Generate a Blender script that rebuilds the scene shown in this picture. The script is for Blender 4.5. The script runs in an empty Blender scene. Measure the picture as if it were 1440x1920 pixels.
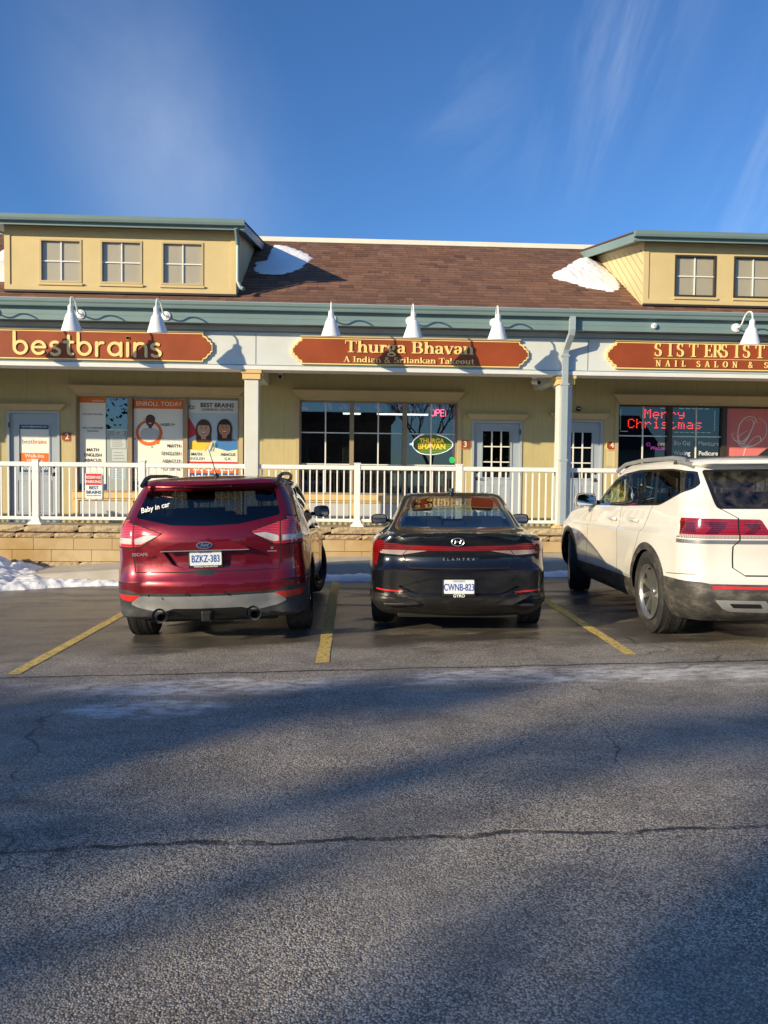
import bpy, bmesh, math, random
import numpy as np
from mathutils import Vector, Matrix
random.seed(7); np.random.seed(7)
R=math.radians; PI=math.pi
S=bpy.context.scene; C=S.collection
# ------------------------------------------------------------------ camera
cd=bpy.data.cameras.new('camera'); cam=bpy.data.objects.new('camera',cd); C.objects.link(cam)
H=1.47
cam.matrix_world=Matrix.Translation((0,0,H))@Matrix.Rotation(R(-2.8),4,'Z')@Matrix.Rotation(PI/2-R(2.1),4,'X')@Matrix.Rotation(R(.6),4,'Z')
cd.sensor_fit='VERTICAL'; cd.sensor_height=32; cd.lens=32*1443/1920; cd.clip_start=.05; cd.clip_end=3000
S.camera=cam; S.render.resolution_x=768; S.render.resolution_y=1024
S.view_settings.view_transform='Standard'; S.view_settings.look='None'; S.view_settings.gamma=1
S.view_settings.exposure=0.34
# ------------------------------------------------------------------ sky and sun
SUN=Vector((1.4,1,-.52)).normalized()           # direction the light travels
SUN_EL=math.asin(-SUN.z)
W=bpy.data.worlds.new('World'); S.world=W; W.use_nodes=True
nt=W.node_tree; nt.nodes.clear()
def N(t,typ,**k):
    n=t.nodes.new(typ)
    for a,v in k.items(): setattr(n,a,v)
    return n
out=N(nt,'ShaderNodeOutputWorld'); bg=N(nt,'ShaderNodeBackground'); bg.inputs[1].default_value=.11
sky=N(nt,'ShaderNodeTexSky',sky_type='NISHITA'); sky.sun_disc=False; sky.sun_elevation=SUN_EL
sky.sun_rotation=math.atan2(-SUN.x,-SUN.y); sky.air_density=1.0; sky.dust_density=.35; sky.ozone_density=3.0; sky.altitude=200
tc=N(nt,'ShaderNodeTexCoord')
def cirrus(c,ext,rotz,sc,lo,hi,amt,seed=0):
    """wisps of cloud around sky direction c: soft elliptical patch of stretched noise"""
    sub=N(nt,'ShaderNodeVectorMath',operation='SUBTRACT'); sub.inputs[1].default_value=c; nt.links.new(tc.outputs['Generated'],sub.inputs[0])
    ro=N(nt,'ShaderNodeVectorRotate',rotation_type='Y_AXIS'); ro.inputs['Angle'].default_value=rotz; nt.links.new(sub.outputs[0],ro.inputs[0])
    dv=N(nt,'ShaderNodeVectorMath',operation='DIVIDE'); dv.inputs[1].default_value=(ext[0],9,ext[1]); nt.links.new(ro.outputs[0],dv.inputs[0])
    ln=N(nt,'ShaderNodeVectorMath',operation='LENGTH'); nt.links.new(dv.outputs[0],ln.inputs[0])
    mk=N(nt,'ShaderNodeMapRange'); mk.inputs[1].default_value=0; mk.inputs[2].default_value=1; mk.inputs[3].default_value=1; mk.inputs[4].default_value=0; mk.interpolation_type='SMOOTHSTEP'; nt.links.new(ln.outputs['Value'],mk.inputs[0])
    m=N(nt,'ShaderNodeMapping'); m.inputs['Scale'].default_value=(sc[0],1,sc[1]); m.inputs['Location'].default_value=(seed,seed*1.7,0); nt.links.new(ro.outputs[0],m.inputs[0])
    n=N(nt,'ShaderNodeTexNoise'); n.inputs['Scale'].default_value=1.0; n.inputs['Detail'].default_value=8; n.inputs['Roughness'].default_value=.6; n.inputs['Distortion'].default_value=.5; nt.links.new(m.outputs[0],n.inputs[0])
    r=N(nt,'ShaderNodeMapRange'); r.inputs[1].default_value=lo; r.inputs[2].default_value=hi; r.inputs[4].default_value=amt; r.interpolation_type='SMOOTHSTEP'; nt.links.new(n.outputs[0],r.inputs[0])
    mu=N(nt,'ShaderNodeMath',operation='MULTIPLY'); nt.links.new(mk.outputs[0],mu.inputs[0]); nt.links.new(r.outputs[0],mu.inputs[1]); return mu.outputs[0]
def wmath(op,a,b):
    m=N(nt,'ShaderNodeMath',operation=op)
    for i,v in enumerate((a,b)):
        if isinstance(v,(int,float)): m.inputs[i].default_value=v
        else: nt.links.new(v,m.inputs[i])
    return m.outputs[0]
c1=cirrus((-.20,.90,.37),(.17,.26),.45,(2.6,1.3),.10,.95,.42,4); c2=cirrus((.28,.83,.48),(.12,.20),-.25,(13,3.0),.38,.85,.42,5)
c3=cirrus((.46,.82,.36),(.38,.10),.95+.35,(3,14),.35,.85,.28,8); c4=cirrus((.12,.88,.45),(.16,.10),-.9,(12,3),.45,.9,.18,12)
mx=N(nt,'ShaderNodeMix',data_type='RGBA'); tint=N(nt,'ShaderNodeMix',data_type='RGBA',blend_type='MULTIPLY')
tint.inputs[0].default_value=1; tint.inputs[7].default_value=(.58,.895,1.25,1)
nt.links.new(sky.outputs[0],tint.inputs[6]); nt.links.new(tint.outputs[2],mx.inputs[6])
mx.inputs[7].default_value=(6.2,6.9,8.0,1)
nt.links.new(wmath('MINIMUM',wmath('ADD',wmath('ADD',c1,c2),wmath('ADD',c3,c4)),.8),mx.inputs[0]); nt.links.new(mx.outputs[2],bg.inputs[0]); nt.links.new(bg.outputs[0],out.inputs[0])
sl=bpy.data.lights.new('sun','SUN'); sl.energy=5; sl.angle=R(.6); sl.color=(1,.82,.53)
so=bpy.data.objects.new('sun',sl); C.objects.link(so); so.rotation_euler=SUN.to_track_quat('-Z','Y').to_euler(); so.location=(-20,-20,20)

# ------------------------------------------------------------------ material helper
class MT:
    def __init__(s,name,rgb=(.5,.5,.5),rough=.6,metal=0,coat=0,spec=.5,bump=None,var=None,em=None):
        s.m=bpy.data.materials.new(name); s.m.use_nodes=True; s.t=s.m.node_tree
        s.p=s.t.nodes['Principled BSDF']; s.out=s.t.nodes['Material Output']
        s.p.inputs['Base Color'].default_value=(*rgb,1); s.p.inputs['Roughness'].default_value=rough; s.p.inputs['Metallic'].default_value=metal
        s.p.inputs['Coat Weight'].default_value=coat; s.p.inputs['Coat Roughness'].default_value=.03; s.p.inputs['Specular IOR Level'].default_value=spec
        if em: s.p.inputs['Emission Color'].default_value=(*em[0],1); s.p.inputs['Emission Strength'].default_value=em[1]
        s.co=None
        if var: s.vary(rgb,*var)
        if bump: s.bump(*bump)
    def n(s,typ,**k): return N(s.t,typ,**k)
    def l(s,a,b): s.t.links.new(a,b)
    def obj(s):
        if not s.co: s.co=s.n('ShaderNodeTexCoord').outputs['Object']
        return s.co
    def noise(s,scale,detail=5,rough=.55,sc=None,dist=0):
        n=s.n('ShaderNodeTexNoise'); n.inputs['Scale'].default_value=scale; n.inputs['Detail'].default_value=detail; n.inputs['Roughness'].default_value=rough; n.inputs['Distortion'].default_value=dist
        v=s.obj()
        if sc:
            m=s.n('ShaderNodeMapping'); m.inputs['Scale'].default_value=sc; s.l(v,m.inputs[0]); v=m.outputs[0]
        s.l(v,n.inputs['Vector']); return n.outputs[0]
    def rng(s,v,a,b,c=0,d=1,smooth=True):
        r=s.n('ShaderNodeMapRange'); r.inputs[1].default_value=a; r.inputs[2].default_value=b; r.inputs[3].default_value=c; r.inputs[4].default_value=d
        if smooth: r.interpolation_type='SMOOTHSTEP'
        s.l(v,r.inputs[0]); return r.outputs[0]
    def mix(s,f,a,b,mode='MIX'):
        m=s.n('ShaderNodeMix',data_type='RGBA',blend_type=mode)
        for i,v in ((0,f),(6,a),(7,b)):
            if isinstance(v,(int,float)): m.inputs[i].default_value=v
            elif isinstance(v,tuple): m.inputs[i].default_value=(*v,1)[:4]
            else: s.l(v,m.inputs[i])
        return m.outputs[2]
    def math(s,op,a,b=0):
        m=s.n('ShaderNodeMath',operation=op)
        for i,v in enumerate((a,b)):
            if isinstance(v,(int,float)): m.inputs[i].default_value=v
            else: s.l(v,m.inputs[i])
        return m.outputs[0]
    def color(s,c): s.l(c,s.p.inputs['Base Color'])
    def vary(s,rgb,scale,amt,sc=None):
        f=s.rng(s.noise(scale,6,.6,sc),.3,.7,1-amt,1+amt,False)
        m=s.n('ShaderNodeVectorMath',operation='SCALE'); m.inputs[0].default_value=rgb; s.l(f,m.inputs['Scale']); s.color(m.outputs[0])
    def bump(s,scale,strength,dist=.01,sc=None):
        b=s.n('ShaderNodeBump'); b.inputs['Strength'].default_value=strength; b.inputs['Distance'].default_value=dist
        s.l(s.noise(scale,4,.6,sc),b.inputs['Height']); s.l(b.outputs[0],s.p.inputs['Normal'])
    def attr(s,name):
        a=s.n('ShaderNodeAttribute'); a.attribute_name=name; return a.outputs['Fac']
def mat(*a,**k): return MT(*a,**k).m

def glass(name,tint,gloss=1.0,ior=1.5,rough=.0,dirt=0):
    m=bpy.data.materials.new(name); m.use_nodes=True; t=m.node_tree; t.nodes.clear()
    o=N(t,'ShaderNodeOutputMaterial'); tr=N(t,'ShaderNodeBsdfTransparent'); tr.inputs[0].default_value=(*tint,1)
    gl=N(t,'ShaderNodeBsdfGlossy'); gl.inputs[1].default_value=rough; gl.inputs[0].default_value=(gloss,)*3+(1,)
    lw=N(t,'ShaderNodeLayerWeight'); pw=N(t,'ShaderNodeMath',operation='POWER'); pw.inputs[1].default_value=5; t.links.new(lw.outputs['Facing'],pw.inputs[0])
    f0=((ior-1)/(ior+1))**2*2.0; fr=N(t,'ShaderNodeMath',operation='MULTIPLY_ADD'); fr.inputs[1].default_value=1-f0; fr.inputs[2].default_value=f0; t.links.new(pw.outputs[0],fr.inputs[0])
    mx=N(t,'ShaderNodeMixShader'); t.links.new(fr.outputs[0],mx.inputs[0]); t.links.new(tr.outputs[0],mx.inputs[1]); t.links.new(gl.outputs[0],mx.inputs[2])
    last=mx
    if dirt:
        df=N(t,'ShaderNodeBsdfDiffuse'); df.inputs[0].default_value=(.32,.29,.25,1)
        tx=N(t,'ShaderNodeTexCoord'); no=N(t,'ShaderNodeTexNoise'); no.inputs['Scale'].default_value=14; no.inputs['Detail'].default_value=8; t.links.new(tx.outputs['Object'],no.inputs[0])
        r=N(t,'ShaderNodeMapRange'); r.inputs[1].default_value=.35; r.inputs[2].default_value=.75; r.inputs[4].default_value=dirt; t.links.new(no.outputs[0],r.inputs[0])
        m2=N(t,'ShaderNodeMixShader'); t.links.new(r.outputs[0],m2.inputs[0]); t.links.new(mx.outputs[0],m2.inputs[1]); t.links.new(df.outputs[0],m2.inputs[2]); last=m2
    t.links.new(last.outputs[0],o.inputs[0]); return m

# ------------------------------------------------------------------ mesh helper
class MB:
    def __init__(s): s.v=[]; s.f=[]; s.mi=[]; s.r=[]; s.cur=0; s.rnd=0
    def add(s,vs,fs):
        o=len(s.v); s.v+= [tuple(v) for v in vs]
        for f in fs: s.f.append([i+o for i in f]); s.mi.append(s.cur); s.r.append(s.rnd)
    def box(s,x0,x1,y0,y1,z0,z1):
        s.add([(x0,y0,z0),(x1,y0,z0),(x1,y1,z0),(x0,y1,z0),(x0,y0,z1),(x1,y0,z1),(x1,y1,z1),(x0,y1,z1)],
              [(0,3,2,1),(4,5,6,7),(0,1,5,4),(1,2,6,5),(2,3,7,6),(3,0,4,7)])
    def bbox(s,x0,x1,y0,y1,z0,z1,b=.01):
        # box with chamfered edges
        bm=bmesh.new(); bmesh.ops.create_cube(bm,size=1)
        for v in bm.verts: v.co=Vector(((x0+x1)/2+v.co.x*(x1-x0),(y0+y1)/2+v.co.y*(y1-y0),(z0+z1)/2+v.co.z*(z1-z0)))
        bmesh.ops.bevel(bm,geom=bm.edges[:],offset=b,segments=2,affect='EDGES',profile=.5)
        bm.verts.index_update(); s.add([v.co[:] for v in bm.verts],[[v.index for v in f.verts] for f in bm.faces]); bm.free()
    def prism(s,pts,y0,y1,ax='y'):
        # closed outline extruded; ax y: pts are (x,z); ax x: pts are (y,z); ax z: pts are (x,y)
        n=len(pts)
        f={'y':lambda a,b,d:(a,d,b),'x':lambda a,b,d:(d,a,b),'z':lambda a,b,d:(a,b,d)}[ax]
        s.add([f(a,b,y0) for a,b in pts]+[f(a,b,y1) for a,b in pts],[list(range(n)),list(range(2*n-1,n-1,-1))]+[(i,n+i,n+(i+1)%n,(i+1)%n) for i in range(n)])
    def tube(s,pts,r,n=10,caps=True):
        pts=[Vector(p) for p in pts]; rr=r if isinstance(r,(list,tuple)) else [r]*len(pts)
        rings=[]; up=None
        for i,p in enumerate(pts):
            t=(pts[min(i+1,len(pts)-1)]-pts[max(i-1,0)]).normalized()
            if up is None: up=Vector((0,0,1)) if abs(t.z)<.9 else Vector((1,0,0))
            a=t.cross(up).normalized(); up=a.cross(t).normalized()
            rings.append([p+(a*math.cos(k*2*PI/n)+up*math.sin(k*2*PI/n))*rr[i] for k in range(n)])
        vs=[v for q in rings for v in q]; fs=[]
        for i in range(len(pts)-1):
            for k in range(n): fs.append((i*n+k,i*n+(k+1)%n,(i+1)*n+(k+1)%n,(i+1)*n+k))
        if caps: fs+= [list(range(n-1,-1,-1)),list(range((len(pts)-1)*n,len(pts)*n))]
        s.add(vs,fs)
    def lathe(s,prof,M=Matrix(),n=32,close=False):
        # prof: (r,h) about local z
        vs=[]; fs=[]; m=len(prof)
        for k in range(n):
            a=2*PI*k/n
            for r,h in prof: vs.append(M@Vector((r*math.cos(a),r*math.sin(a),h)))
        for k in range(n):
            for i in range(m-1 if not close else m):
                fs.append((k*m+i,((k+1)%n)*m+i,((k+1)%n)*m+(i+1)%m,k*m+(i+1)%m))
        s.add(vs,fs)
    def build(s,name,mats,parent=None,smooth=False,loc=None,sharp=35):
        me=bpy.data.meshes.new(name); me.from_pydata(s.v,[],s.f)
        mats=mats if isinstance(mats,(list,tuple)) else [mats]
        for m in mats: me.materials.append(m)
        me.polygons.foreach_set('material_index',s.mi)
        if any(s.r):
            a=me.attributes.new('rnd','FLOAT','FACE'); a.data.foreach_set('value',s.r)
        bm=bmesh.new(); bm.from_mesh(me); bmesh.ops.recalc_face_normals(bm,faces=bm.faces); bm.to_mesh(me); bm.free()
        if smooth: me.shade_smooth(); me.set_sharp_from_angle(angle=R(sharp))
        me.update()
        o=bpy.data.objects.new(name,me); C.objects.link(o)
        if parent: o.parent=parent
        if loc: o.location=loc
        return o
def tag(o,label=None,cat=None,group=None,kind=None):
    for k,v in (('label',label),('category',cat),('group',group),('kind',kind)):
        if v: o[k]=v
    return o
def empty(name,loc=(0,0,0),label=None,cat=None,group=None):
    o=bpy.data.objects.new(name,None); C.objects.link(o); o.location=loc; o.empty_display_size=.2; return tag(o,label,cat,group)
def boxo(name,m,parent,*b,bev=0):
    q=MB(); q.bbox(*b,bev) if bev else q.box(*b); return q.build(name,m,parent)
def copy_tree(o,parent=None):
    c=o.copy(); C.objects.link(c); c.parent=parent
    for ch in list(o.children): copy_tree(ch,c)
    return c
def arc(cx,cy,rx,ry,a0,a1,n=10):
    return [(cx+rx*math.cos(R(a0+(a1-a0)*i/n)),cy+ry*math.sin(R(a0+(a1-a0)*i/n))) for i in range(n+1)]
def rounded(poly,r,n=5):
    out=[]; m=len(poly)
    for i in range(m):
        p=Vector(poly[i]); a=Vector(poly[i-1])-p; b=Vector(poly[(i+1)%m])-p
        rr=r[i] if isinstance(r,(list,tuple)) else r
        d=min(rr,a.length*.45,b.length*.45)
        if d<1e-4: out.append(tuple(p)); continue
        A=p+a.normalized()*d; B=p+b.normalized()*d
        for k in range(n+1):
            t=k/n; out.append(tuple(A*(1-t)**2+p*2*t*(1-t)+B*t*t))
    return out

# ------------------------------------------------------------------ lettering
def text(s,size,x,y,z,m,parent=None,name='lettering',align='CENTER',bold=0,depth=.001,sx=1,face=-1,rot=0,spacing=1,shear=0):
    cu=bpy.data.curves.new('tmp','FONT'); cu.body=s; cu.size=size; cu.align_x=align; cu.align_y='CENTER'; cu.offset=bold*size; cu.extrude=depth; cu.space_character=spacing; cu.resolution_u=4; cu.shear=shear
    to=bpy.data.objects.new('tmp',cu); C.objects.link(to); bpy.context.view_layer.update()
    me=bpy.data.meshes.new_from_object(to.evaluated_get(bpy.context.evaluated_depsgraph_get()))
    bpy.data.objects.remove(to); bpy.data.curves.remove(cu)
    me.transform(Matrix.Translation((x,y,z))@Matrix.Rotation(R(rot),4,'Y')@Matrix.Scale(sx,4,(1,0,0))@Matrix.Rotation(PI/2,4,'X'))
    me.materials.clear(); me.materials.append(m); me.name=name
    o=bpy.data.objects.new(name,me); C.objects.link(o)
    if parent: o.parent=parent
    return o
def joinm(objs,name):
    o=objs[0]; bm=bmesh.new(); mats=[]
    for q in objs:
        n0=len(bm.faces); bm.from_mesh(q.data); bm.faces.ensure_lookup_table()
        mp=[]
        for m in q.data.materials:
            if m not in mats: mats.append(m)
            mp.append(mats.index(m))
        for f in bm.faces[n0:]: f.material_index=mp[min(f.material_index,len(mp)-1)]
    me=bpy.data.meshes.new(name); bm.to_mesh(me); bm.free()
    for m in mats: me.materials.append(m)
    p=o.parent; r=bpy.data.objects.new(name,me); C.objects.link(r); r.parent=p
    for q in objs: bpy.data.objects.remove(q)
    return r
# stroke glyphs: each glyph = (advance,[(points,width or None)]) ; width None = broad nib
def serif_glyphs():
    G={}
    th=.045
    def foot(x,w=.15,y=.03): return ([(x-w,y),(x+w,y)],.06)
    def st(x,a,b): return ([(x,a),(x,b)],.175)
    G['T']=(.80,[([(.03,.965),(.77,.965)],.07),([(.05,.99),(.05,.72)],.05),([(.75,.99),(.75,.72)],.05),st(.4,0,1),foot(.4,.2)])
    G['h']=(.72,[st(.16,0,1.0),([(.0,.97),(.16,.97)],.06),foot(.16),([(.2,.45)]+arc(.37,.42,.17,.24,150,0,10)+[(.54,.3)],None),st(.54,0,.42),foot(.54)])
    G['n']=(.72,[st(.16,0,.68),([(.0,.65),(.16,.65)],.06),foot(.16),([(.2,.45)]+arc(.37,.42,.17,.24,150,0,10)+[(.54,.3)],None),st(.54,0,.42),foot(.54)])
    G['u']=(.72,[st(.15,.25,.68),([(.0,.65),(.15,.65)],.06),(arc(.32,.22,.17,.2,180,330,10),None),st(.53,0,.68),([(.38,.65),(.53,.65)],.06),([(.53,.03),(.68,.03)],.06)])
    G['r']=(.52,[st(.16,0,.68),([(.0,.65),(.16,.65)],.06),foot(.16),([(.2,.42)]+arc(.36,.44,.16,.2,150,60,6),None),(arc(.42,.56,.04,.04,0,360,8),.09)])
    G['g']=(.60,[(arc(.25,.46,.165,.19,0,360,20),None),(arc(.26,-.12,.23,.13,0,360,20),.09),([(.14,.3),(.1,.18),(.14,.09),(.4,.05)],.09),([(.38,.56),(.46,.66),(.56,.62)],.07)])
    G['a']=(.60,[(arc(.12,.52,.03,.03,0,360,6),.08),(arc(.25,.48,.18,.17,160,0,10)+[(.43,.35)],None),([(.43,.5),(.43,.08)],.165),([(.43,.06),(.5,.02),(.58,.04)],.07),(arc(.24,.19,.15,.16,60,330,12),None)])
    G['B']=(.82,[st(.2,0,1),([(.02,.965),(.42,.965)],.065),([(.02,.035),(.46,.035)],.065),([(.2,.53),(.44,.53)],.06),(arc(.42,.75,.2,.215,90,-90,12),None),(arc(.46,.28,.22,.245,90,-90,12),None)])
    G['v']=(.64,[([(.1,.68),(.33,0)],.17),([(.33,.02),(.54,.66)],.065),([(.0,.65),(.24,.65)],.06),([(.42,.65),(.64,.65)],.06)])
    G['A']=(.84,[([(.12,.0),(.4,.98)],.07),([(.38,1.0),(.68,.0)],.18),([(.2,.34),(.58,.34)],.06),([(.0,.03),(.27,.03)],.06),([(.5,.03),(.84,.03)],.06)])
    G['I']=(.42,[st(.2,0,1),foot(.2,.19),([(.01,.97),(.39,.97)],.06)])
    G['d']=(.70,[(arc(.25,.34,.18,.29,20,340,16),None),st(.5,0,1.0),([(.36,.97),(.5,.97)],.06),([(.5,.03),(.66,.03)],.06)])
    G['i']=(.38,[st(.18,0,.68),([(.02,.65),(.18,.65)],.06),foot(.18),(arc(.18,.88,.035,.035,0,360,8),.09)])
    G['l']=(.38,[st(.18,0,1),([(.02,.97),(.18,.97)],.06),foot(.18)])
    G['k']=(.72,[st(.16,0,1),([(.0,.97),(.16,.97)],.06),foot(.16),([(.24,.3),(.54,.63)],.065),([(.3,.38),(.58,.02)],.16),([(.42,.65),(.68,.65)],.06),([(.46,.03),(.74,.03)],.06)])
    G['e']=(.60,[([(.12,.38),(.47,.38)],.06),(arc(.29,.34,.2,.29,0,320,18),None)])
    G['o']=(.64,[(arc(.3,.34,.2,.29,0,360,20),None)])
    G['t']=(.46,[([(.2,.88),(.2,.14)],.165),(arc(.32,.14,.12,.12,180,320,8),.075),([(.02,.65),(.42,.65)],.065)])
    G['S']=(.68,[(arc(.34,.74,.2,.22,40,270,12)+arc(.34,.27,.22,.24,90,-140,14),None),([(.52,.94),(.52,.72)],.05),([(.1,.3),(.1,.06)],.05)])
    G['&']=(.9,[(arc(.36,.78,.14,.17,-60,260,14)+[(.6,.1),(.78,.02)],.11),([(.3,.6)]+arc(.33,.27,.22,.25,130,330,12)+[(.7,.5)],.10)])
    G['E']=(.74,[st(.2,0,1),([(.02,.965),(.62,.965)],.065),([(.02,.035),(.66,.035)],.065),([(.2,.52),(.5,.52)],.06),([(.61,.98),(.61,.76)],.05),([(.65,.02),(.65,.27)],.05),([(.5,.4),(.5,.64)],.05)])
    G['R']=(.84,[st(.2,0,1),([(.02,.965),(.42,.965)],.065),foot(.2,.18),([(.2,.5),(.42,.5)],.06),(arc(.42,.735,.2,.23,90,-90,12),None),([(.42,.5),(.74,.02)],.17),([(.66,.03),(.84,.03)],.06)])
    G['N']=(.86,[([(.17,0),(.17,.97)],.07),([(.12,.98),(.68,.02)],.18),([(.68,.0),(.68,.97)],.07),([(.0,.97),(.2,.97)],.06),([(.54,.97),(.84,.97)],.06),([(.02,.03),(.32,.03)],.06)])
    G['L']=(.70,[st(.2,0,1),([(.02,.965),(.38,.965)],.06),([(.02,.035),(.64,.035)],.065),([(.63,.02),(.63,.3)],.05)])
    G['O']=(.90,[(arc(.44,.5,.32,.46,0,360,26),None)])
    return G
def mono_glyphs():
    w=.125
    G={}
    G['b']=(.68,[([(.08,1),(.08,.33)],w),(arc(.33,.33,.25,.27,0,360,26),w)])
    G['e']=(.66,[([(.08,.35),(.54,.35)],w*.85),(arc(.32,.33,.25,.27,5,318,24),w)])
    G['s']=(.52,[(arc(.25,.455,.17,.14,50,200,10)+[(.2,.355),(.3,.32)]+arc(.25,.175,.18,.14,30,-145,12),w)])
    G['t']=(.44,[([(.2,.88),(.2,.2)]+arc(.32,.18,.12,.12,180,290,6),w),([(.03,.6),(.38,.6)],w)])
    G['r']=(.42,[([(.08,.02),(.08,.6)],w),(arc(.3,.36,.22,.24,180,80,8),w)])
    G['a']=(.68,[([(.58,.6),(.58,.03)],w),(arc(.33,.33,.25,.27,0,360,26),w)])
    G['i']=(.24,[([(.1,.03),(.1,.6)],w),([(.1,.83),(.1,.84)],w*1.25)])
    G['n']=(.62,[([(.08,.03),(.08,.6)],w),(arc(.31,.36,.23,.24,180,0,14)+[(.54,.03)],w)])
    return G
def strokes(q,s,G,x,z,h,y,depth=.02,sx=1,sp=0,roundcap=False,thick=.18,thin=.06,bold=1):
    """letters as raised strokes; text starts at x, baseline z, cap height h, front face at y"""
    k=0
    for ch in s:
        if ch==' ': x+=.34*h*sx+sp; continue
        adv,sts=G[ch]
        for pts,w in sts:
            k+=1; yy=y-.0006*(k%9); P=[Vector((a,b)) for a,b in pts]; L=[];Rr=[]; closed=(P[0]-P[-1]).length<1e-4
            for i,p in enumerate(P):
                if closed: t=P[(i+1)%(len(P)-1)]-P[(i-1)%(len(P)-1)] if i not in(0,len(P)-1) else P[1]-P[-2]
                else: t=P[min(i+1,len(P)-1)]-P[max(i-1,0)]
                if t.length<1e-9: t=Vector((1,0))
                t.normalize(); nrm=Vector((-t.y,t.x)); ww=w if w else thin+(thick-thin)*abs(t.y)**1.3
                ww*=bold
                L.append(p+nrm*ww/2); Rr.append(p-nrm*ww/2)
            f=lambda v,d:(x+v.x*h*sx,d,z+v.y*h)
            n=len(P); vs=[f(v,yy) for v in L]+[f(v,yy) for v in Rr]+[f(v,yy+depth) for v in L]+[f(v,yy+depth) for v in Rr]
            fs=[]
            for i in range(n-1):
                fs+=[(i,i+1,n+i+1,n+i),(i,2*n+i,2*n+i+1,i+1),(n+i,n+i+1,3*n+i+1,3*n+i)]
            if not closed: fs+=[(0,n,3*n,2*n),(n-1,3*n-1,4*n-1,2*n-1)]
            q.add(vs,fs)
            if roundcap and not closed:
                for p in (P[0],P[-1]):
                    k+=1; q.prism([(x+(p.x+w/2*math.cos(a*PI/6))*h*sx,z+(p.y+w/2*math.sin(a*PI/6))*h) for a in range(12)],yy-.0003,yy+depth)
        x+=adv*h*sx+sp
    return x
def swidth(s,G,h,sx=1,sp=0): return sum((.34*h*sx+sp) if c==' ' else G[c][0]*h*sx+sp for c in s)-sp

# ------------------------------------------------------------------ materials
M={}
def bldg(name,rgb,rough=.75,v=.06,bs=60,b=.15): M[name]=mat(name,rgb,rough,var=(2.5,v),bump=(bs,b,.004)); return M[name]
bldg('beige',(.62,.50,.27)); bldg('frieze',(.62,.66,.66),.7,.05,90,.35); bldg('trim_white',(.74,.75,.73),.5)
bldg('column_white',(.66,.67,.62),.6,.06,40,.2); bldg('capital',(.70,.50,.22),.6); bldg('cornice',(.50,.40,.24),.6)
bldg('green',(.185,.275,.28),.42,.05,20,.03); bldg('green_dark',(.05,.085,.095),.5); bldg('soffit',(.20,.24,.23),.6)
bldg('doorpaint',(.36,.42,.50),.45,.04,20,.05); bldg('doorframe',(.40,.45,.50),.45,.04); bldg('panel',(.50,.52,.54),.6,.05)
bldg('bronze',(.045,.035,.028),.4); bldg('mullion',(.33,.25,.16),.5); bldg('dormer',(.63,.50,.25),.7,.05)
bldg('siding',(.66,.54,.30),.65); bldg('blind',(.62,.56,.42),.6); bldg('ridge',(.85,.80,.62),.5)
M['white']=mat('vinyl white',(.86,.86,.83),.32,var=(3,.04)); M['lamp']=mat('lamp enamel',(.86,.88,.90),.25,coat=.4,var=(8,.05))
M['muntin']=mat('muntin',(.80,.80,.76),.4); M['dark']=mat('dark interior',(.03,.028,.026),.8); M['black']=mat('black',(.012,.012,.013),.45)
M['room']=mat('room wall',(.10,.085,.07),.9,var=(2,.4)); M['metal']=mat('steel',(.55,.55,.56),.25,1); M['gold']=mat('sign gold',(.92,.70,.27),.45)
M['signred']=mat('sign brown red',(.30,.062,.018),.5,var=(1.6,.18),spec=.35); M['glass']=glass('window glass',(.62,.64,.63),1,1.6)
M['glassclear']=glass('clear window glass',(.92,.92,.9),.8,1.4); M['glassdark']=glass('dark window glass',(.38,.38,.38),1,1.55)
# wall with board joints
t=MT('wall paint',(.5,.5,.5),.7)
x=t.n('ShaderNodeSeparateXYZ'); t.l(t.obj(),x.inputs[0])
fr=t.math('FRACT',t.math('DIVIDE',x.outputs[0],.405)); g=t.math('LESS_THAN',fr,.022)
base=t.mix(t.rng(t.noise(1.2,4),.3,.7,0,1,False),(.50,.425,.215),(.55,.465,.245))
fine=t.rng(t.noise(9,5,.6,(6,1,.35)),.3,.7,.93,1.06,False)
sc=t.n('ShaderNodeVectorMath',operation='SCALE'); t.l(base,sc.inputs[0]); t.l(fine,sc.inputs['Scale'])
t.color(t.mix(t.math('MULTIPLY',g,.30),sc.outputs[0],(.2,.17,.08)))
M['wall']=t.m
# stone
t=MT('sandstone smooth',(.5,.4,.2),.85)
r=t.attr('rnd'); c=t.mix(r,(.48,.35,.18),(.58,.45,.27)); st=t.mix(t.rng(t.noise(1.6,5),.42,.7),c,(.42,.27,.10))
t.color(t.mix(t.rng(t.noise(45,3),.4,.7,0,.35),st,(.45,.34,.18))); t.bump(70,.25,.004); M['stone']=t.m
t=MT('sandstone rock face',(.5,.4,.2),.9)
r=t.attr('rnd'); c=t.mix(r,(.46,.33,.19),(.60,.48,.29)); c=t.mix(t.rng(t.noise(14,6),.4,.75,0,.8),c,(.28,.19,.12)); t.color(c); t.bump(38,.9,.02); M['rock']=t.m
t=MT('concrete',(.5,.47,.40),.85); t.color(t.mix(t.rng(t.noise(2.2,6),.3,.7),(.42,.39,.33),(.54,.50,.42))); t.bump(90,.3,.003); M['concrete']=t.m
# shingles
t=MT('shingle',(.1,.05,.04),.9)
c=t.mix(t.attr('rnd'),(.11,.052,.034),(.34,.175,.11)); c=t.mix(t.rng(t.noise(160,2),.35,.65,0,.35),c,(.05,.03,.025)); c=t.mix(t.rng(t.noise(.6,4),.4,.7,0,.3),c,(.10,.06,.05)); t.color(c); t.bump(190,.5,.004); M['shingle']=t.m
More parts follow.
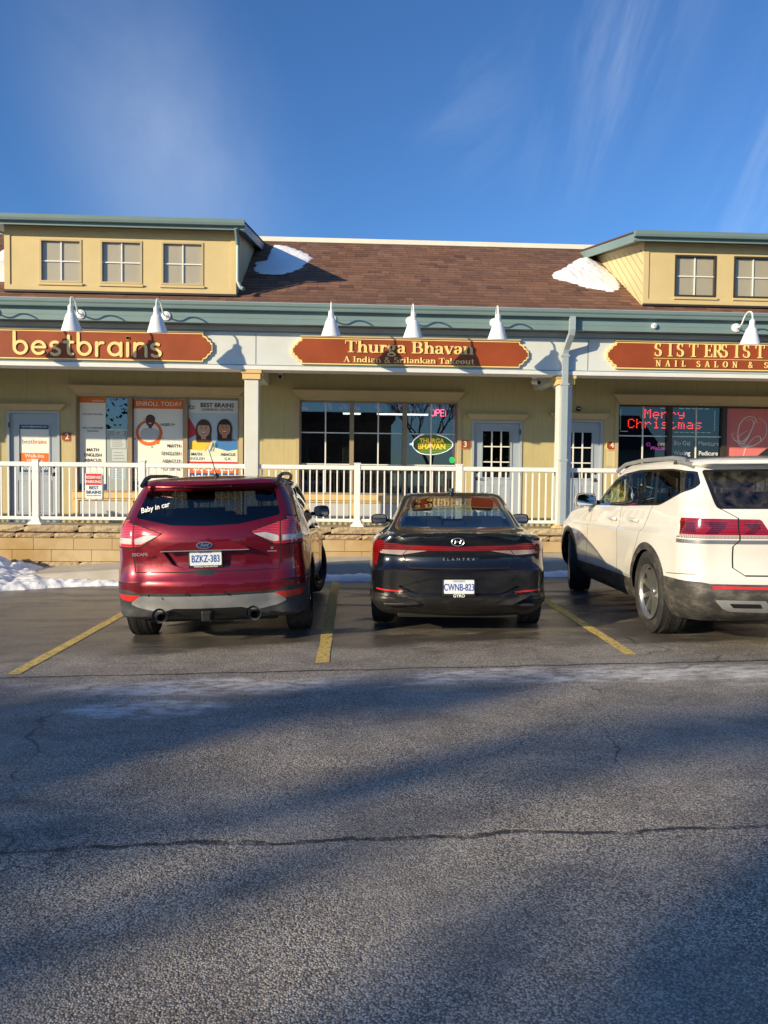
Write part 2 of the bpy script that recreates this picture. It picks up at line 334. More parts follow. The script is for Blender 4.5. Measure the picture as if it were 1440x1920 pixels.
# snow
t=MT('snow',(.88,.89,.92),.55); t.p.inputs['Subsurface Weight'].default_value=.25; t.p.inputs['Subsurface Scale'].default_value=.05; t.p.inputs['Subsurface Radius'].default_value=(.6,.8,1)
t.color(t.mix(t.rng(t.noise(7,7,.65),.62,.8,0,.55),(.88,.89,.92),(.30,.26,.22))); t.bump(22,.6,.02); M['snow']=t.m
M['snowroof']=mat('roof snow',(.9,.9,.92),.6,bump=(9,.5,.02))
# asphalt
t=MT('asphalt',(.05,.05,.05),.8,spec=.5)
sx=t.n('ShaderNodeSeparateXYZ'); t.l(t.obj(),sx.inputs[0]); X,Y=sx.outputs[0],sx.outputs[1]
vo=t.n('ShaderNodeTexVoronoi'); vo.inputs['Scale'].default_value=135; vo.inputs['Randomness'].default_value=1; t.l(t.obj(),vo.inputs['Vector'])
sp=t.n('ShaderNodeSeparateColor'); t.l(vo.outputs['Color'],sp.inputs[0])
chip=t.mix(t.rng(sp.outputs[0],.1,1,0,1,False),(.16,.142,.118),(.64,.555,.45))
chip=t.mix(t.math('GREATER_THAN',sp.outputs[1],.965),chip,(.66,.62,.56))
chip=t.mix(t.rng(vo.outputs['Distance'],.45,.75,0,.8),chip,(.012,.012,.013))
big=t.noise(.55,6,.6); chip=t.mix(t.rng(big,.35,.7,0,.5),chip,(.32,.30,.275))
# seams and cracks across the lot
wob=t.math('MULTIPLY',t.math('SUBTRACT',t.noise(2.3,6,.65),.5),.34)
def seam(y0,w,k=1):
    d=t.math('ABSOLUTE',t.math('ADD',t.math('SUBTRACT',Y,y0),t.math('MULTIPLY',wob,k)))
    return t.rng(d,w*.35,w,1,0)
s1=t.math('MULTIPLY',seam(3.13,.022,.55),t.rng(t.noise(6,5,.7),.36,.5,.35,1)); s2=seam(6.03,.025,.45); s3=t.math('MULTIPLY',seam(8.9,.02,.6),t.math('LESS_THAN',X,-2))
wv_=t.n('ShaderNodeTexVoronoi',feature='DISTANCE_TO_EDGE'); wv_.inputs['Scale'].default_value=.42
wa=t.n('ShaderNodeVectorMath',operation='MULTIPLY_ADD'); wn=t.n('ShaderNodeTexNoise'); wn.inputs['Scale'].default_value=1.6; wn.inputs['Detail'].default_value=7; t.l(t.obj(),wn.inputs[0]); t.l(wn.outputs['Color'],wa.inputs[0]); wa.inputs[1].default_value=(.7,.7,0); t.l(t.obj(),wa.inputs[2]); t.l(wa.outputs[0],wv_.inputs['Vector'])
hair=t.math('MULTIPLY',t.rng(wv_.outputs['Distance'],.0015,.005,1,0),t.rng(t.noise(.8,3),.50,.60)); s3=t.math('MAXIMUM',s3,t.math('MULTIPLY',hair,.6))
crk=t.math('MULTIPLY',t.math('MAXIMUM',t.math('MAXIMUM',s1,s2),s3),t.rng(t.noise(3.5,4),.3,.5,.45,1))
# pale dried salt / frost streaks beside the seam
salt=t.rng(t.noise(1.1,8,.62,(.55,1.9,1),1.2),.50,.66,0,1)
band=t.math('MULTIPLY',t.rng(Y,5.05,5.55),t.rng(Y,5.7,6.0,1,0)); smask=t.math('MULTIPLY',salt,band)
def blob(cx,cy,rx,ry):
    a=t.math('POWER',t.math('DIVIDE',t.math('SUBTRACT',X,cx),rx),2); b=t.math('POWER',t.math('DIVIDE',t.math('ADD',t.math('SUBTRACT',Y,cy),t.math('MULTIPLY',wob,1.2)),ry),2)
    return t.rng(t.math('ADD',a,b),.35,1.1,1,0)
bl=t.math('MAXIMUM',t.math('MAXIMUM',blob(-1.1,5.62,1.25,.26),blob(1.3,5.75,1.0,.24)),t.math('MAXIMUM',blob(2.75,5.72,1.5,.26),blob(-1.3,5.1,.6,.2)))
brk=t.rng(t.noise(9,8,.7,(.8,1.6,1)),.36,.62); smask=t.math('MULTIPLY',t.math('MAXIMUM',smask,bl),brk)
col=t.mix(t.math('MULTIPLY',smask,.85),chip,(.74,.72,.69))
# wet melt-water area between the bays and the kerb, dry patches in it
wetn=t.math('ADD',t.math('MULTIPLY',t.math('SUBTRACT',t.noise(.9,6,.6,(.6,1.4,1)),.5),2.2),t.rng(Y,6.2,7.4,-.6,1.0,False))
wet=t.math('MULTIPLY',t.rng(wetn,-.1,.5),t.rng(Y,14,13,0,1)); wet=t.math('MULTIPLY',wet,t.rng(t.noise(1.7,5,.6,(.5,1.5,1),.5),.36,.52,.35,1))
med=t.rng(t.noise(1.9,7,.65,(.8,1.3,1),.8),.40,.68); col=t.mix(t.math('MULTIPLY',med,.42),col,(.06,.058,.056))
oil=t.math('MULTIPLY',t.rng(t.noise(3.3,3,.5,None,.6),.66,.74),t.rng(t.noise(.5,2),.45,.6)); col=t.mix(t.math('MULTIPLY',oil,.5),col,(.02,.02,.022))
col=t.mix(t.math('MULTIPLY',wet,.68),col,(.016,.0165,.018),'MIX')
silt=t.math('MULTIPLY',t.rng(t.noise(2.4,6,.6,(.5,1.6,1)),.5,.68),t.rng(Y,7.5,9.5)); col=t.mix(t.math('MULTIPLY',silt,.6),col,(.14,.125,.10))
col=t.mix(t.math('MULTIPLY',crk,.85),col,(.008,.008,.009)); t.color(col)
rg=t.mix(wet,(.78,)*3,(.30,)*3); rs=t.n('ShaderNodeSeparateColor'); t.l(rg,rs.inputs[0]); t.l(rs.outputs[0],t.p.inputs['Roughness'])
hgt=t.math('ADD',t.math('MULTIPLY',t.math('SUBTRACT',1,vo.outputs['Distance']),t.math('ADD',.5,sp.outputs[2])),t.math('MULTIPLY',crk,-3))
b=t.n('ShaderNodeBump'); b.inputs['Distance'].default_value=.0045
t.l(hgt,b.inputs['Height']); t.l(t.rng(wet,0,1,.6,.3,False),b.inputs['Strength']); t.l(b.outputs[0],t.p.inputs['Normal']); M['asphalt']=t.m
t=MT('yellow line paint',(.55,.36,.05),.7); c=t.mix(t.rng(t.noise(26,7,.7),.47,.64),(.66,.48,.13),(.17,.145,.10)); t.color(c); t.bump(115,.7,.004); M['yellow']=t.m

# ------------------------------------------------------------------ ground
G0=.022
def gz(x): return G0*max(-9,min(9,x))
q=MB(); xs=[-600,-60,-9,-6,-3,0,3,6,9,60,600]; ys=[-600,-60,-10,0,14,60,900]
q.add([(x,y,gz(x)) for y in ys for x in xs],[(j*11+i,j*11+i+1,(j+1)*11+i+1,(j+1)*11+i) for j in range(6) for i in range(10)])
tag(q.build('asphalt_ground',M['asphalt']),kind='structure')
def stripe(x0,y0,x1,y1,w=.10):
    q=MB(); d=Vector((x1-x0,y1-y0)).normalized(); n=Vector((-d.y,d.x))*w/2; k=14; L=[]
    for i in range(k+1):
        p=Vector((x0,y0)).lerp(Vector((x1,y1)),i/k); j=[n*(1+random.uniform(-.12,.12)) for _ in (0,1)]
        a=p+j[0]; b=p-j[1]; L+=[(a.x,a.y,gz(a.x)+.004),(b.x,b.y,gz(b.x)+.004)]
    q.add(L,[(2*i,2*i+1,2*i+3,2*i+2) for i in range(k)]); tag(q.build('parking_line',M['yellow']),kind='structure')
stripe(-2.60,6.12,-2.52,11.2,.11); stripe(-.185,6.28,-.15,11.6,.115); stripe(2.41,6.32,2.50,11.7,.10); stripe(5.05,6.4,5.1,11.8,.1)

# pavement with kerb face (top rises towards the right)
def ph(x): return float(np.interp(x,[-9,-5.2,-3.5,0,3.5,9],[-.02,.02,.13,.235,.31,.42]))
q=MB(); xs=np.linspace(-9,11,60); rows=[]
for x in xs:
    e=11.62+.12*min(1,max(0,(x+5)/4))+.10
    rows.append([(x,e,gz(x)-.05),(x,e+.02,ph(x)-.03),(x,e+.05,ph(x)-.002),(x,13.0,ph(x)+.012)])
v=[p for r in rows for p in r]; q.add(v,[(4*i+j,4*(i+1)+j,4*(i+1)+j+1,4*i+j+1) for i in range(59) for j in range(3)])
tag(q.build('pavement',M['concrete'],smooth=True),kind='structure')

# ------------------------------------------------------------------ retaining wall below the deck
rw=empty('retaining_wall',(0,12.9,0),'low sandstone block wall with rock faced courses carrying the walkway','wall')
def Lc(o,p): o.parent=p; o.matrix_parent_inverse=Matrix.Translation(-Vector(p.location)); return o
def course(name,z0,z1,y,bw,off,m,rough,jit=0):
    q=MB(); x=-9+off
    while x<11:
        w=bw*random.uniform(.97,1.03) if not jit else bw*random.uniform(.75,1.25)
        q.rnd=random.uniform(.05,1)
        if rough:
            nx,nz=10,3; P=[]
            for j in range(nz+1):
                for i in range(nx+1):
                    e=(0<i<nx) and (0<j<nz)
                    P.append((x+.004+(w-.008)*i/nx,y+(.012 if not e else random.uniform(-.012,.006)),z0+.003+(z1-z0-.006)*j/nz))
            q.add(P,[(j*(nx+1)+i,j*(nx+1)+i+1,(j+1)*(nx+1)+i+1,(j+1)*(nx+1)+i) for j in range(nz) for i in range(nx)])
            q.box(x+.004,x+w-.004,y+.012,y+.3,z0+.003,z1-.003)
        else: q.bbox(x+.002,x+w-.002,y,y+.3,z0+.002,z1-.002,.005)
        x+=w
    Lc(q.build(name,m),rw)
course('cap_course',.625,.735,12.86,1.15,.2,M['rock'],1,1); course('upper_rock_course',.52,.622,12.92,.64,.35,M['rock'],1)
course('block_course',.325,.518,12.93,.64,.02,M['stone'],0); course('block_course',.13,.323,12.93,.64,.33,M['stone'],0)
course('base_rock_course',.03,.128,12.92,.64,.1,M['rock'],1); course('footing_course',-.2,.028,12.93,.64,.42,M['stone'],0)
Lc(boxo('mortar_core',M['dark'],None,-9,11,12.95,13.2,-.3,.72),rw)
Lc(boxo('deck_slab',M['concrete'],None,-9,11,13.16,14.95,.40,.665),rw)

# ------------------------------------------------------------------ the building
B=empty('shopping_plaza',(0,14.95,0),'long beige shop building with brown shingle roof, two dormers and a covered walkway','building')
def bp(name,m,*b,bev=0): return Lc(boxo(name,m,None,*b,bev=bev),B)
YW=14.95
D1=(-6.43,-5.45,.66,2.78); D3=(2.43,3.42,.66,2.72); D4=(4.06,5.02,.66,2.76)
W1=(-5.15,-2.07,1.25,3.09); W2=(-.92,2.15,1.25,3.07); W3=(5.33,8.6,1.25,3.08)
def wallholes(name,m,x0,x1,z0,z1,y0,y1,holes):
    q=MB(); xs=sorted({x0,x1,*[h[0] for h in holes],*[h[1] for h in holes]}); zs=sorted({z0,z1,*[h[2] for h in holes],*[h[3] for h in holes]})
    inh=lambda x,z:any(h[0]<x<h[1] and h[2]<z<h[3] for h in holes)
    for i in range(len(xs)-1):
        for j in range(len(zs)-1):
            a,b,c,d=xs[i],xs[i+1],zs[j],zs[j+1]
            if inh((a+b)/2,(c+d)/2): continue
            for y in (y0,y1): q.add([(a,y,c),(b,y,c),(b,y,d),(a,y,d)],[(0,1,2,3)])
    for a,b,c,d in holes: q.add([(a,y0,c),(b,y0,c),(b,y0,d),(a,y0,d),(a,y1,c),(b,y1,c),(b,y1,d),(a,y1,d)],[(0,1,5,4),(1,2,6,5),(2,3,7,6),(3,0,4,7)])
    return q.build(name,m)
def whole_fix(o):  # keep quad winding facing outwards for single sheets
    return o
Lc(wallholes('wall',M['wall'],-9.5,11,.6,3.75,YW,YW+.16,[D1,D3,D4,W1,W2,W3]),B)
bp('ceiling',M['soffit'],-9.5,11,13.31,14.94,3.62,3.66)
bp('rear_wall',M['wall'],-9.5,11,22.0,22.15,-.2,4.2); bp('side_wall',M['wall'],-9.65,-9.5,13.2,22,-.2,4.3); bp('side_wall',M['wall'],11,11.15,13.2,22,-.2,4.3)
# shop interiors
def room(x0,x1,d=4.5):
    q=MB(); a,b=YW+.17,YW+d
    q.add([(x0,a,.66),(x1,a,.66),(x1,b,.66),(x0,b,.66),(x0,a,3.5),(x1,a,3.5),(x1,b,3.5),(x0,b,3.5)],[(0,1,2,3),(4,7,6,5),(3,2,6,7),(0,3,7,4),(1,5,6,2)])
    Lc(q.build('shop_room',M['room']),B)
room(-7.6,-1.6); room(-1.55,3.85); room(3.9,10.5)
tubem=mat('lit tube',(1,1,1),.5,em=((1,.97,.9),3))
def ceiling_light(x0,x1,y,z,label):
    t=empty('ceiling_light',((x0+x1)/2,y,z),label,'light fixture','ceiling lights inside the takeout shop')
    boxo('diffuser',tubem,t,-(x1-x0)/2,(x1-x0)/2,-.06,.06,-.03,0); boxo('housing',M['white'],t,-(x1-x0)/2-.02,(x1-x0)/2+.02,-.08,.08,.001,.05)
ceiling_light(-.1,.32,18.6,3.16,'short lit ceiling tube glimpsed through the middle pane of the takeout window')
ceiling_light(.72,1.95,18.6,3.16,'long lit ceiling tube glimpsed beside the open sign in the takeout window')

# windows: frame (thing part) > panes, muntins
def shop_window(o,mulls,rows,glassm,frame=M['mullion'],gridpanes=None,side=.035):
    x0,x1,z0,z1=o; y=YW+.05
    q=MB(); q.box(x0,x1,y,y+.09,z1-.03,z1); q.box(x0,x1,y,y+.09,z0,z0+.04); q.box(x0,x0+side,y,y+.09,z0+.04,z1-.03); q.box(x1-side,x1,y,y+.09,z0+.04,z1-.03)
    for m in mulls: q.box(m-.042,m+.042,y-.03,y+.09,z0+.04,z1-.03)
    w=Lc(q.build('window',frame),B)
    ed=[x0+side]+[e for m in mulls for e in (m-.042,m+.042)]+[x1-side]
    g=MB(); 
    for i in range(0,len(ed),2): g.box(ed[i],ed[i+1],y+.045,y+.051,z0+.04,z1-.03)
    p=g.build('pane',glassm); p.parent=w
    u=MB()
    for i in range(0,len(ed),2):
        if gridpanes is not None and i//2 not in gridpanes: continue
        c=(ed[i]+ed[i+1])/2; u.box(c-.013,c+.013,y+.03,y+.043,z0+.04,z1-.03)
        for z in rows: u.box(ed[i],c-.0132,y+.032,y+.042,z-.011,z+.011); u.box(c+.0132,ed[i+1],y+.032,y+.042,z-.011,z+.011)
    if u.v: u.build('muntin',M['muntin']).parent=w
    # sill and base panels below
    s=MB(); s.box(x0-.06,x1+.06,YW-.06,YW-.002,z0-.11,z0-.005); s.box(x0-.06,x1+.06,YW-.03,YW-.001,z0-.15,z0-.112); s.build('sill',M['capital']).parent=w
    n=3
    for i in range(n):
        a=x0+(x1-x0)*i/n; b=x0+(x1-x0)*(i+1)/n; boxo('base_panel',M['panel'],w,a+.06,b-.06,YW-.018,YW-.001,.80,z0-.17)
    for i in range(n+1): a=x0+(x1-x0)*i/n; boxo('base_stile',M['capital'],w,a-.05,a+.05,YW-.035,YW-.0015,.70,z0-.155)
    for a,b in ((x0-.075,x0-.002),(x1+.002,x1+.075)): boxo('casing',M['cornice'],w,a,b,YW-.025,YW-.002,z0-.004,z1+.04)
    cornice(x0-.01,x1+.01,z1+.045,z1+.17,w,.12)
    return w
def cornice(x0,x1,z0,z1,parent,fl):
    # flared crown board over an opening
    q=MB(); y=YW-.002; a=.03; b=.10
    q.add([(x0,y,z0),(x1,y,z0),(x1+fl,y,z1),(x0-fl,y,z1),(x0,y-a,z0),(x1,y-a,z0),(x1+fl,y-b,z1),(x0-fl,y-b,z1)],[(0,1,2,3),(4,7,6,5),(0,4,5,1),(1,5,6,2),(2,6,7,3),(3,7,4,0)])
    q.box(x0-fl-.015,x1+fl+.015,y-b-.012,y,z1+.001,z1+.02)
    q.build('cornice',M['cornice']).parent=parent
w1=shop_window(W1,(-4.15,-3.10),(),M['glass'],gridpanes=[]); w2=shop_window(W2,(.09,1.12),(1.84,2.45),M['glass']); w3=shop_window(W3,(6.38,7.48),(2.47,),M['glassdark'],M['bronze'],gridpanes=[0,1])
# doors
def door(o,kind,handle_left):
    x0,x1,z0,z1=o; w=MB()
    w.box(x0,x0+.045,YW-.02,YW+.12,z0,z1); w.box(x1-.045,x1,YW-.02,YW+.12,z0,z1); w.box(x0+.045,x1-.045,YW-.02,YW+.12,z1-.045,z1)
    a,b=x0+.048,x1-.048; y=YW+.03; top=z1-.048
    gx0,gx1,gz0,gz1=(x0+x1)/2-.275,(x0+x1)/2+.275,z0+.96,z0+1.86
    d=wallholes('door',M['doorpaint'],a,b,z0+.01,top,y,y+.045,[(gx0,gx1,gz0,gz1)]); Lc(d,B)
    fr=w.build('door_frame',M['doorframe']); fr.parent=d
    f=MB(); k=.03
    for (p,q_,r_,s_) in ((gx0-k,gx1+k,gz1,gz1+k),(gx0-k,gx1+k,gz0-k,gz0),(gx0-k,gx0,gz0,gz1),(gx1,gx1+k,gz0,gz1)): f.box(p,q_,y-.014,y-.001,r_,s_)
    for cx in ((a+b)/2-.19,(a+b)/2+.19):   # two raised lower panels
        for (p,q_,r_,s_) in ((cx-.13,cx+.13,z0+.80,z0+.815),(cx-.13,cx+.13,z0+.20,z0+.215),(cx-.13,cx-.115,z0+.215,z0+.80),(cx+.115,cx+.13,z0+.215,z0+.80)): f.box(p,q_,y-.01,y-.001,r_,s_)
        f.box(cx-.09,cx+.09,y-.008,y-.001,z0+.26,z0+.76)
    f.build('panel_moulding',M['doorpaint']).parent=d
    g=MB(); g.box(gx0,gx1,y+.02,y+.026,gz0,gz1); g.build('pane',M['glassdark'] if kind!='poster' else M['glass']).parent=d
    if kind=='lite':
        u=MB()
        for i in (1,2): c=gx0+(gx1-gx0)*i/3; u.box(c-.013,c+.013,y+.002,y+.019,gz0,gz1)
        for i in (1,2):
            z=gz0+(gz1-gz0)*i/3
            for j in range(3):
                p=gx0+(gx1-gx0)*j/3; u.box(p+.0135,p+(gx1-gx0)/3-.0135,y+.004,y+.018,z-.011,z+.011)
        u.build('muntin',M['muntin']).parent=d
    hx=a+.07 if handle_left else b-.07; sg=1 if handle_left else -1
    h=MB(); h.lathe([(0,-.012),(.032,-.012),(.034,0),(0,0)],Matrix.Translation((hx,y,z0+.93))@Matrix.Rotation(PI/2,4,'X'),18); h.tube([(hx,y,z0+.93),(hx,y-.05,z0+.93),(hx+sg*.02,y-.058,z0+.93),(hx+sg*.12,y-.055,z0+.925)],.010,8)
    h.build('handle',M['metal'],smooth=True).parent=d
    h=MB(); h.lathe([(0,-.01),(.026,-.01),(.028,0),(0,0)],Matrix.Translation((hx,y,z0+1.06))@Matrix.Rotation(PI/2,4,'X'),18); h.build('lock',M['metal'],smooth=True).parent=d
    ex=x1-.045 if handle_left else x0+.045
    for z in (z0+.2,z0+1.05,z0+1.85): boxo('hinge',M['bronze'],d,ex-.012,ex+.012,YW-.03,YW-.0205,z-.05,z+.05)
    cornice(x0-.02,x1+.02,z1+.01,z1+.11,d,.10)
    th=MB(); th.box(x0,x1,YW-.05,YW+.1,z0-.0,z0+.009); th.build('threshold',M['metal']).parent=d
    return d
door(D1,'poster',False); door(D3,'lite',True); door(D4,'lite',False)

# porch beam / frieze, soffit, fascia, gutter
X0,X1=-9.5,11
bp('frieze',M['frieze'],X0,X1,13.0,13.3,3.412,4.075)
bp('beam_trim',M['trim_white'],X0,X1,12.955,13.31,3.345,3.41)
q=MB()
for x in (-6.9,-1.53,4.08,8.4): q.box(x-.004,x+.004,12.996,12.9999,3.44,3.95)
Lc(q.build('frieze_joint',M['green_dark']),B)
bp('frieze_drip',M['green'],X0,X1,12.985,12.9995,3.411,3.43)
bp('crown_mould',M['green'],X0,X1,12.965,12.9995,3.965,3.985)
q=MB()
x=X0
while x<X1: q.box(x+.003,x+.297,12.745,12.9995,4.066,4.074); x+=.15*2
Lc(q.build('soffit',M['soffit']),B)
q=MB(); q.box(X0,X1,12.72,12.744,4.05,4.27); q.box(X0,X1,12.716,12.7195,4.138,4.142); Lc(q.build('fascia',M['green']),B)
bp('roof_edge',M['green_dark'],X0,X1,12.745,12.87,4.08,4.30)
q=MB(); prof=[(12.719,4.254),(12.63,4.254),(12.622,4.274),(12.615,4.30),(12.595,4.322),(12.588,4.361),(12.592,4.367),(12.606,4.367),(12.606,4.357),(12.719,4.357)]
q.prism(prof,X0,X1,'x'); Lc(q.build('gutter',M['green']),B)
q=MB(); q.prism([(12.587,4.364),(12.587,4.373),(12.61,4.373),(12.61,4.369)],X0,X1,'x'); Lc(q.build('gutter_lip',M['doorframe']),B)
# columns
def column(x0,x1):
    q=MB(); q.bbox(x0,x1,13.02,13.24,.735,3.19,.008); q.box(x0-.003,x0+.02,13.035,13.225,.74,3.185)
    c=Lc(q.build('column',M['column_white']),B)
    q=MB(); q.bbox(x0-.035,x1+.035,12.985,13.275,3.19,3.285,.006); q.bbox(x0-.055,x1+.055,12.965,13.295,3.286,3.344,.006); q.build('capital',M['capital']).parent=c
    q=MB(); q.bbox(x0-.03,x1+.03,12.99,13.27,.738,.80,.006); q.bbox(x0-.05,x1+.05,12.975,13.285,.7362,.765,.006); q.build('base',M['capital']).parent=c
    xc=(x0+x1)/2; q=MB(); q.box(xc-.09,xc+.09,13.32,14.94,3.33,3.61); q.prism([(13.32,3.33),(13.9,3.33),(13.32,3.10)],xc-.07,xc+.07,'x'); q.build('cross_beam',M['frieze']).parent=c
column(-1.715,-1.485); column(3.60,3.83); column(-9.46,-9.24); column(9.0,9.23)
# roof: deck plus individual shingles
SL=.615; RY0,RZ0=12.67,4.323
def rz(y): return RZ0+SL*(y-RY0)
RYR=16.20
q=MB(); q.add([(X0-.3,RY0,rz(RY0)-.03),(X1+.3,RY0,rz(RY0)-.03),(X1+.3,RYR,rz(RYR)-.03),(X0-.3,RYR,rz(RYR)-.03),(X1+.3,22.3,rz(RYR)-SL*6.44-.03),(X0-.3,22.3,rz(RYR)-SL*6.44-.03)],[(0,1,2,3),(3,2,4,5)])
roof=Lc(q.build('roof',M['shingle']),B)
q=MB(); L=math.hypot(1,SL); dy=.15/L; y=RY0; row=0; nrm=Vector((0,-SL,1)).normalized()
while y<RYR-.01:
    x=X0-.3-random.random()*.2
    while x<X1+.3:
        w=random.choice([.14,.17,.2,.25,.3]); q.rnd=min(1,max(.02,random.gauss(.5,.17)))
        e=random.choice([0,0,.012]); t0=.011 if e==0 else .016
        a=Vector((x+.0015,y-e,rz(y-e)))+nrm*t0; b=Vector((x+w-.0015,y-e,rz(y-e)))+nrm*t0; yy=min(y+dy,RYR)
        c=Vector((x+w-.0015,yy,rz(yy)))+nrm*.002; d=Vector((x+.0015,yy,rz(yy)))+nrm*.002
        a2=a-nrm*(t0+.004); b2=b-nrm*(t0+.004)
        q.add([a,b,c,d,a2,b2],[(0,1,2,3),(4,5,1,0)]); x+=w
    y+=dy; row+=1
sh=q.build('shingle_courses',M['shingle']); sh.parent=roof
q=MB(); q.prism([(RYR-.16,rz(RYR-.16)+.015),(RYR,rz(RYR)+.06),(RYR+.16,rz(RYR-.16)+.015),(RYR,rz(RYR)+.0)],X0-.3,X1+.3,'x'); q.build('ridge_cap',M['ridge']).parent=roof
# dormers
def dormer(x0,x1,wins,left_open,right_open,dx0,dx1):
    yd=13.02; zb=rz(yd)+.045; zt=5.638
    holes=[(a,b,4.72,5.424) for a,b in wins]
    d=Lc(wallholes('dormer',M['dormer'],x0,x1,zb,zt,yd,yd+.12,holes),B)
    # cheeks with diagonal boards
    for x,side in ((x0,-1),(x1,1)):
        ys=np.linspace(yd,RYR-.1,8); q=MB()
        top=lambda y: zt+.19*(y-yd)
        ye=yd+(zt-rz(yd))/(SL-.19)
        q.prism([(yd+.002,rz(yd)-.02),(yd+.002,zt),(ye,top(ye))],x-.001 if side<0 else x-.06,x+.06 if side<0 else x+.001,'x')
        o=q.build('cheek',M['siding']); o.parent=d
        q=MB(); s=0
        for k in range(-2,14):   # raised diagonal boards: lines z = y + c, clipped by the cheek triangle
            c=zb-yd+ -.9 - k*.0 + k*.17 -1.2
            pts=[]
            for i in range(60):
                yy=yd+.01+(ye-yd)*i/59; z=c+1.55*0+ (zt+.9) + -1.0*(yy-yd) - (zt) + 0
                z=(zb-.2+k*.17)+.85*(yy-yd)
                if rz(yy)+.02<z<top(yy)-.09: pts.append((yy,z))
            if len(pts)>3:
                a,b=pts[0],pts[-1]; xx=x+side*.004
                q.add([(xx,a[0],a[1]),(xx,b[0],b[1]),(xx,b[0],b[1]+.012),(xx,a[0],a[1]+.012)],[(0,1,2,3)])
        if q.v: q.build('cheek_joint',M['bronze']).parent=d
    t=MB()   # face boards
    t.box(x0,x1,yd-.018,yd-.001,5.47,zt); t.box(x0,x1,yd-.018,yd-.001,zb,zb+.085); t.box(x0,x0+.09,yd-.016,yd-.001,zb+.086,5.469) ; t.box(x1-.09,x1,yd-.016,yd-.001,zb+.086,5.469)
    t.build('face_board',M['dormer']).parent=d
    t=MB(); t.box(x0-.01,x1+.01,yd-.05,yd-.0,zb-.035,zb-.002); t.build('flashing',M['bronze']).parent=d
    for a,b in wins:
        f=MB(); z0,z1=4.72,5.424; y=yd-.012
        f.cur=0
        for (p,q_,r_,s_) in ((a,b,z1-.03,z1),(a,b,z0,z0+.03),(a,a+.03,z0+.03,z1-.03),(b-.03,b,z0+.03,z1-.03)): f.box(p,q_,y,y+.06,r_,s_)
        f.cur=1; cx=(a+b)/2; cz=(z0+z1)/2; f.box(cx-.010,cx+.010,y+.032,y+.045,z0+.03,z1-.03); f.box(a+.03,cx-.0102,y+.034,y+.044,cz-.010,cz+.010); f.box(cx+.0102,b-.03,y+.034,y+.044,cz-.010,cz+.010)
        f.cur=2; f.box(a+.03,b-.03,y+.047,y+.052,z0+.03,z1-.03)
        f.cur=3; f.box(a+.031,b-.031,y+.054,y+.0565,z0+.031,z1-.031)
        f.cur=4; f.box(a-.02,b+.02,y-.03,y-.002,z0-.05,z0-.012)
        f.build('window',[M['cornice'] if x0<0 else M['bronze'],M['muntin'],M['glassclear'],M['blind'],M['dormer']]).parent=d
    # shed roof, fascia, rakes
    yf=12.79; zf=5.633; sl=.195
    ra,rb=dx0,dx1; zz=lambda y:zf+.075+sl*(y-yf)
    t=MB(); t.prism([(yf,zz(yf)-.02),(RYR-.05,zz(RYR-.05)-.02),(RYR-.05,zz(RYR-.05)+.02),(yf-.03,zz(yf-.03)+.02)],ra,rb,'x'); t.build('shed_roof',M['shingle']).parent=d
    t=MB(); t.box(ra,rb,yf,yf+.02,zf-.06,zf+.05)
    for xx,sd in ((ra,1),(rb,-1)): t.prism([(yf+.02,zf-.075),(yf+.02,zf+.07),(RYR-.12,zz(RYR)-.03),(RYR-.12,zz(RYR)-.20)],min(xx,xx+sd*.03),max(xx,xx+sd*.03),'x')
    t.build('fascia',M['green']).parent=d
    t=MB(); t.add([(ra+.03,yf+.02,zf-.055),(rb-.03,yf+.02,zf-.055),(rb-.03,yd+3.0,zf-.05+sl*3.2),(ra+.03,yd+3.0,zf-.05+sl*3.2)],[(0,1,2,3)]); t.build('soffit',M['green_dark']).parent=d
    t=MB(); t.prism([(yf-.001,zf-.005),(yf-.07,zf-.005),(yf-.085,zf+.03),(yf-.095,zf+.085),(yf-.08,zf+.09),(yf-.001,zf+.09)],ra-.01,rb+.01,'x'); t.build('gutter',M['green']).parent=d
    return d
d1=dormer(-5.62,-1.86,[(-5.06,-4.38),(-4.08,-3.40),(-3.085,-2.40)],1,1,-6.08,-1.70)
d2=dormer(5.015,8.8,[(5.56,6.28),(6.59,7.30),(7.66,8.38)],1,1,4.76,9.1)
# downspout of the left dormer
q=MB(); q.tube([(-1.83,12.77,5.60),(-1.83,12.89,5.48),(-1.83,12.975,5.38),(-1.83,12.975,4.79),(-1.78,12.955,4.69),(-1.72,12.89,4.65)],.032,8); q.build('downspout',M['green']).parent=d1

# porch downspout
bldg('spout',(.36,.43,.47),.4,.05,20,.02)
def sweep_rect(pts,w,dp,name,m,parent):
    q=MB(); P=[Vector(p) for p in pts]; vs=[]; fs=[]
    for i,p in enumerate(P):
        t=(P[min(i+1,len(P)-1)]-P[max(i-1,0)]).normalized(); a=Vector((1,0,0)); b=t.cross(a).normalized()
        for u,v in ((-1,-1),(1,-1),(1,1),(-1,1)): vs.append(p+a*u*w/2+b*v*dp/2)
    for i in range(len(P)-1):
        for k in range(4): fs.append((4*i+k,4*i+(k+1)%4,4*i+4+(k+1)%4,4*i+4+k))
    fs+=[(0,1,2,3),tuple(range(4*len(P)-1,4*len(P)-5,-1))]; q.add(vs,fs); return Lc(q.build(name,m),parent)
sweep_rect([(3.70,12.655,4.26),(3.70,12.655,4.05),(3.70,12.68,3.98),(3.675,12.89,3.78),(3.67,12.925,3.70),(3.67,12.925,.80)],.095,.075,'downspout',M['spout'],B)
q=MB()
for z in (3.66,3.18,1.9): q.box(3.60,3.74,12.882,12.97,z-.015,z+.015)
Lc(q.build('downspout_strap',M['spout']),B)

